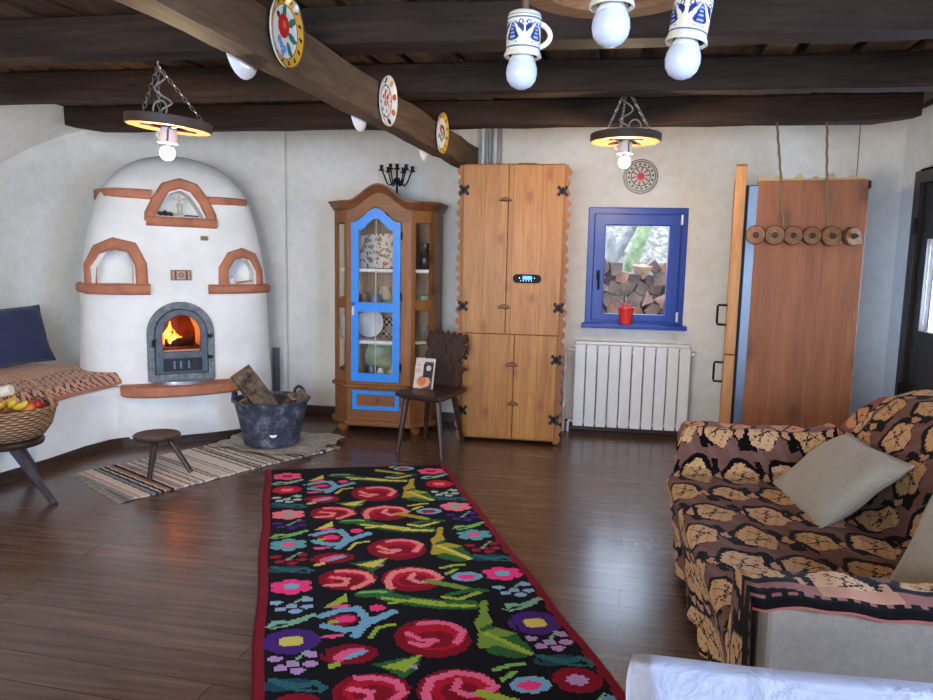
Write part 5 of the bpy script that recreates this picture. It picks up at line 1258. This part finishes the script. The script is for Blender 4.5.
def wallplate(y, z, side, label, kind, r=.115, lean=0):
    xb = -1.098+.0873*(y-1.8) if side > 0 else -1.203+.0873*(y-1.8)
    n_ = nrmR*side; loc = Vector((xb, y, z))+n_*.008
    # local z = outward normal, local y = up
    Zv = (n_+Vector((0,0,-lean))).normalized(); Yv = (Vector((0,0,1))-Zv*Zv.z).normalized(); Xv = Yv.cross(Zv)
    rot = Matrix((Xv, Yv, Zv)).transposed().to_euler()
    root = thing('painted_plate', label, 'plate', loc, rot=rot)
    prof = [(0,.002)]+[(r*.62*j/26, .002) for j in range(1, 27)]+[(r*(.62+.38*j/16), .002+.016*(j/16)**1.2) for j in range(1, 17)]
    if kind is None:
        MB().lathe(prof+[(r*.98,.012),(r*.6,-.004),(0,-.004)], n=48).build('plate_body', plain('white_glazed_plate', (240,236,230), .2, bump=0, var=.02), root, local=True, smooth=True, auto=50)
    else:
        MB().lathe(prof, n=150).build('painted_face', PAINTP, root, local=True, smooth=True, paint=platefn(kind))
        MB().lathe([(r,.018),(r*.98,.010),(r*.62,-.004),(r*.4,-.006),(0,-.006)], n=60).build('plate_back', plain('white_glazed_plate', (240,236,230), .2, bump=0, var=.02), root, local=True, smooth=True)
    return root
wallplate(2.43,2.003,1,'large yellow rimmed plate with a red rose, nearest on the long brown beam',0,.118,.05)
wallplate(3.41,1.981,1,'orange flowered white plate, second along the long brown beam',1,.115,.05)
wallplate(4.33,1.990,1,'small looking yellow rimmed plate near the far end of the long brown beam',2,.118,.05)
wallplate(2.40,1.95,-1,'plain white plate behind the long beam, its lower rim peeking out nearest the camera',None,.105,.02)
wallplate(3.42,1.945,-1,'plain white plate behind the long beam, middle one peeking out below it',None,.10,.02)
wallplate(4.44,1.945,-1,'plain white plate behind the long beam, farthest one above the candelabra',None,.10,.02)

# ================================================================== sofa
so = thing('sofa', 'beige upholstered sofa along the right wall under a flowered throw', 'sofa', (1.0,2.2,0))
MB().bx(.50,1.52,1.47,2.98,.05,.30).build('base', BEIGE, so, bev=.02, seg=3)
MB().bx(.42,1.10,1.575,2.845,.28,.405).build('seat_cushion', BEIGE, so, bev=.04, seg=4)
q = MB(); q.prism([(1.02,.30),(1.06,.55),(1.14,.70),(1.22,.755),(1.33,.77),(1.44,.72),(1.52,.5),(1.52,.06),(1.1,.06)], -2.97, -1.45, Mxz()); q.build('backrest', BEIGE, so, bev=.03, seg=4)
for y0, y1 in ((1.413,1.56),(2.885,3.02)):
    MB().bx(.46 if y0 > 2 else .372,1.40,y0,y1,.045,.582 if y0 > 2 else .596).build('armrest', BEIGE, so, bev=.022, seg=4)
for x, y in ((.45,1.5),(.45,2.94),(1.46,1.5),(1.46,2.94)):
    MB().cyl((x,y,0),(x,y,.052),.02,.026,14).build('foot', DARKW, so)
AP = [(.425,.035),(.41,.16),(.385,.28),(.362,.37),(.352,.405),(.362,.428),(.40,.436),(.7,.434),(.93,.436),(.985,.455),(1.015,.52),(1.05,.62),(1.10,.71),(1.17,.775),(1.25,.80),(1.34,.80),(1.42,.765),(1.47,.70)]
BPt = [(1.404,.582),(1.405,.592),(1.412,.600),(1.44,.606),(1.50,.606),(1.555,.602),(1.58,.58),(1.588,.50),(1.60,.448),(1.64,.436),(2.2,.434),(2.80,.436),(2.845,.452),(2.86,.50),(2.868,.57),(2.89,.603),(2.95,.608),(3.01,.603),(3.035,.58),(3.045,.45),(3.05,.25)]
def arcpar(P):
    L = [0]
    for a, b_ in zip(P, P[1:]): L.append(L[-1]+math.hypot(b_[0]-a[0], b_[1]-a[1]))
    return L
AL, BL = arcpar(AP), arcpar(BPt)
def lerpP(P, L, s):
    for i in range(len(L)-1):
        if s <= L[i+1] or i == len(L)-2:
            t = min(1, max(0, (s-L[i])/(L[i+1]-L[i]))); return P[i][0]+(P[i+1][0]-P[i][0])*t, P[i][1]+(P[i+1][1]-P[i][1])*t
nA, nB = 290, 440
def throwpt(u, v):
    a, b_ = u*AL[-1], v*BL[-1]; x, za = lerpP(AP, AL, a); y, zb_ = lerpP(BPt, BL, b_)
    if za < .43 and x < .47:
        k = za/.434; z = k*zb_
        if y < 1.6: z = zb_*(.12+.88*(za-.035)/.395) if za > .035 else zb_*.12; x = .352+.012*(1-k)
        fold = (1-k)*.022*math.sin(b_*24+1.3*math.sin(b_*7))
        x += fold*(.4 if y < 1.6 else 1)
        if y > 2.80: x += .065*min(1, max(0, (y-2.80)/.1))*(.25+.75*k)
        z = max(.02, z)
    elif x < .99 and za < .47:
        z = zb_+(za-.434)
        if x < .55 and y > 2.80: x += .065*min(1, max(0, (y-2.80)/.1))*(1-(x-.35)/.2)
    else:
        z = max(za, zb_+ (0 if za < .6 else -.0)) if 1.41 < y < 3.03 else min(za, zb_) if zb_ < .58 else max(za, zb_)
        if y > 2.84 and za > zb_: z -= (y-2.84)*.25*(za-zb_)/.2
    z += .004*math.sin(x*23+y*9)*math.sin(y*17)+.002*math.sin(x*61)
    return Vector((x, y, z+.004))
def throwcol(c, i):
    a = ((i % nA)+.5)/nA*AL[-1]; b_ = ((i // nA)+.5)/nB*BL[-1]
    BR = (118,80,68); DK = (19,14,16); MV = (150,98,88); TN = (210,164,114); PKT = (196,140,110)
    wob = .006*math.sin(a*41)+.005*math.sin(b_*37+a*13)
    for near, e in ((True, b_), (False, BL[-1]-b_)):
        if near: lim0, lim1, lim2 = .075, .125, .13
        else: lim0, lim1, lim2 = .40, .44, .62
        if e < lim2:
            if near:
                if e < .007: return (172,96,84)
                if e < .030: return DK
                if e < .042: return DK if (a/.030) % 1 < .55 else MV
                if e < .085: return PKT if math.sin(a*13) > .55 else (MV if math.sin(a*9+e*30) > -.5 else DK)
                if e < .11 and math.sin(a*17+1) > -.1: return DK
            else:
                if .275 < e < .30: return DK if (a/.03) % 1 < .6 or e > .288 else MV
                if e < .275: return DK if math.sin(a*15+e*25) > .35 else (PKT if math.sin(a*15+e*25) < -.6 else MV)
                if e < .325: return DK if abs(e-.31) < .012 else MV
                # big upright blossoms on the arm face
                ca = (a+.03) % .20-.10
                if (ca/.062)**2+((e-.405)/.062)**2 < 1:
                    if abs(ca+.6*(e-.405)) < .006 or abs(ca-.02*math.sin(e*120)) < .004: return DK
                    return (206,142,108)
                if (ca/.082)**2+((e-.405)/.068)**2 < 1 and ca > 0: return DK
                if e < .46: return (138,88,84)
    Pa, Pb = .168, .205
    row = math.floor(b_/Pb); fa = (a+(Pa/2 if row % 2 else 0))/Pa; fb = b_/Pb
    x = (fa-math.floor(fa)-.5)*Pa+wob*.7; y = (fb-row-.5)*Pb+wob*.5
    y2 = y+.12*x
    cell = math.sin(row*12.9+math.floor(fa)*78.2)*437.5; cell -= math.floor(cell); x += (cell-.5)*.012; y2 += (cell*7 % 1-.5)*.012
    rr = ((x/.060)**2+(y2/.078)**2)*(1+.13*math.sin(5*math.atan2(y2, x)+cell*6))
    if rr < 1:
        t = math.atan2(y2, x); 
        if rr < .5 and (abs(x-.35*y2-.004*math.sin(y*200)) < .003 or abs(y2+.012-.6*x) < .0035 or abs(y2-.02+.8*x) < .003) : return (54,36,30)
        if rr > .88 and math.sin(t*7) > .2: return DK
        if math.sin(x*210+y*130)*math.sin(y*190) > .72: return (150,104,70)
        return (204,158,110) if math.sin(row*2.1+math.floor(fa)*1.7) > -.4 else (210,164,122)
    if rr < 1.55 and (y2 > .012 or x < -.02): return DK
    # leaf bud between blossoms
    fa2 = fa+.5; x2 = (fa2-math.floor(fa2)-.5)*Pa+wob; y3 = y
    if (x2/.021)**2+((y3+.004)/.028)**2 < 1: return (196,140,106) if (x2/.014)**2+((y3+.004)/.020)**2 < 1 or x2 > 0 else DK
    if abs(x2+.3*y3) < .014 and .022 < abs(y3) < .08: return DK
    if abs(y3-.02-.3*x2) < .006 and abs(x2) < .035: return DK
    return BR if math.sin(a*70+b_*40) > -.5 else (122,90,82)
nA0, nB0 = nA, nB
o = MB().grid(throwpt, nA, nB).build('sofa_throw', painted('woven_throw', .95, .5, 260, .05, .04, .1), origin=(.9,2.2,.43), smooth=True, auto=180, paint=throwcol)
tag(o, 'brown woven throw with big tan blossoms draped over the sofa', 'blanket')
GREYF = plain('grey_linen_cushion', (162,150,132), .95, var=.05, scale=70, bump=.3, sheen=.2)
def orient(X_, Y_):
    X_ = Vector(X_).normalized(); Z_ = X_.cross(Vector(Y_)).normalized(); Y2 = Z_.cross(X_); return Matrix((X_, Y2, Z_)).transposed().to_euler()
pillow('sofa_cushion', .49, .34, .11, GREYF, (.875,2.56,.535), orient((.03,-.60,.02),(.20,.04,.17)), 'grey linen cushion resting against the sofa back, nearest the far arm')
pillow('sofa_cushion', .42, .42, .14, GREYF, (.94,1.74,.59), orient((.25,-.85,.0),(.35,.10,.8)), 'grey linen cushion at the right edge of the photo by the near arm')

# ================================================================== table with a white cloth
tb = thing('dining_table', 'wooden table under a white cloth at the bottom edge', 'table', (.75,.35,0))
MB().bx(.10,1.45,-.25,.885,.705,.735).build('table_top', CABWX, tb, bev=.004)
for x, y in ((.16,-.18),(1.38,-.18),(.16,.82),(1.38,.82)): MB().bx(x-.03,x+.03,y-.03,y+.03,0,.705).build('leg', CABW, tb, bev=.004)
CL = NT('white_tablecloth'); v = CL.mapping((1,1,1)); n_ = CL.noise(v, 30, 5, .6); CL.col(CL.ramp(n_, [(.3, lin((196,202,222))), (.7, lin((212,214,230)))])); CL.set(.9, 0, .2); CL.bump(CL.noise(v, 9, 5, .6, .6), .5, .02); CL.bump
def cloth(u, v):
    x0, x1, y0, y1, dz = .098, 1.462, -.262, .897, .24
    U_, V_ = u*(x1-x0+2*dz)-dz, v*(y1-y0+2*dz)-dz
    ox = max(0, -U_, U_-(x1-x0)); oy = max(0, -V_, V_-(y1-y0)); x = x0+min(max(U_, 0), x1-x0); y = y0+min(max(V_, 0), y1-y0)
    d = max(ox, oy); sgx = -1 if U_ < 0 else 1; sgy = -1 if V_ < 0 else 1
    w_ = (.012*math.sin(U_*22+V_*9)+.008*math.sin(V_*31))*min(1, d/.1)
    if ox > 0: x += sgx*(.012+abs(w_)+.03*ox)
    if oy > 0: y += sgy*(.012+abs(w_)+.03*oy)
    z = .742-max(0, d-.004)+.0012*math.sin(U_*19+V_*7)+.0012*math.sin(V_*27)
    return Vector((x, y, z))
o = MB().grid(cloth, 110, 96).build('tablecloth', CL.m, origin=(.75,.3,.74), smooth=True, auto=180, solid=.002); tag(o, 'plain white tablecloth over the table at the bottom edge', 'tablecloth')

# ================================================================== light
W = bpy.data.worlds.new('world'); SC.world = W; W.use_nodes = True; nt = W.node_tree
bg = nt.nodes['Background']; bg.inputs[0].default_value = (.62,.78,1,1); bg.inputs[1].default_value = 5.5
def area(name, loc, rot, sx, sy, power, col):
    l = bpy.data.lights.new(name, 'AREA'); l.shape = 'RECTANGLE'; l.size = sx; l.size_y = sy; l.energy = power; l.color = col
    o = bpy.data.objects.new(name, l); COL.objects.link(o); o.location = loc; o.rotation_euler = rot; return o
area('daylight_near_window', (-1.0,Y0-.05,1.28), (R(90),0,0), 2.5, 1.3, 58, (.86,.92,1))
area('daylight_side_window', (X1+.06,.25,1.35), (R(90),0,R(90)), 1.4, 1.05, 58, (.40,.60,1))
area('daylight_door', (X1+.12,4.35,1.15), (R(90),0,R(90)), .6, .5, 15, (.5,.7,1))
sun = bpy.data.lights.new('sun', 'SUN'); sun.energy = 1.0; sun.angle = .02; sun.color = (1,.95,.86); so_ = bpy.data.objects.new('sun', sun); COL.objects.link(so_); so_.rotation_euler = (R(50), 0, R(-35))
VS = SC.view_settings; VS.view_transform = 'Standard'; VS.look = 'None'; VS.exposure = .88; VS.gamma = 1; VS.use_curve_mapping = False
SC.cycles.use_denoising = True; SC.cycles.sample_clamp_indirect = 4; SC.cycles.max_bounces = 8; SC.cycles.transparent_max_bounces = 12

GROUPS = {'ceiling_beam': 'cross beams under the ceiling', 'apple': 'fruit in the wicker basket', 'orange': 'fruit in the wicker basket', 'banana': 'fruit in the wicker basket',
 'firewood_log': 'firewood in the blue bucket', 'pendant_lamp': 'wheel pendant lamps', 'mug_lamp': 'mug lamps on the wheel chandelier', 'painted_plate': 'plates hung on the long brown beam',
 'sofa_cushion': 'grey cushions on the sofa', 'mug': 'mugs in the display cabinet', 'goblet': 'goblets in the display cabinet', 'plate': 'plates in the display cabinet', 'jug': 'jugs in the display cabinet',
 'riser_pipe': 'pipes rising above the tall cupboard', 'lace_edging': 'lace edgings in the display cabinet', 'tree_trunk': 'trees outside the blue window'}
for o in list(COL.objects):
    if o.parent is None and 'label' in o:
        k = o.name.split('.')[0]
        if k in GROUPS: o['group'] = GROUPS[k]
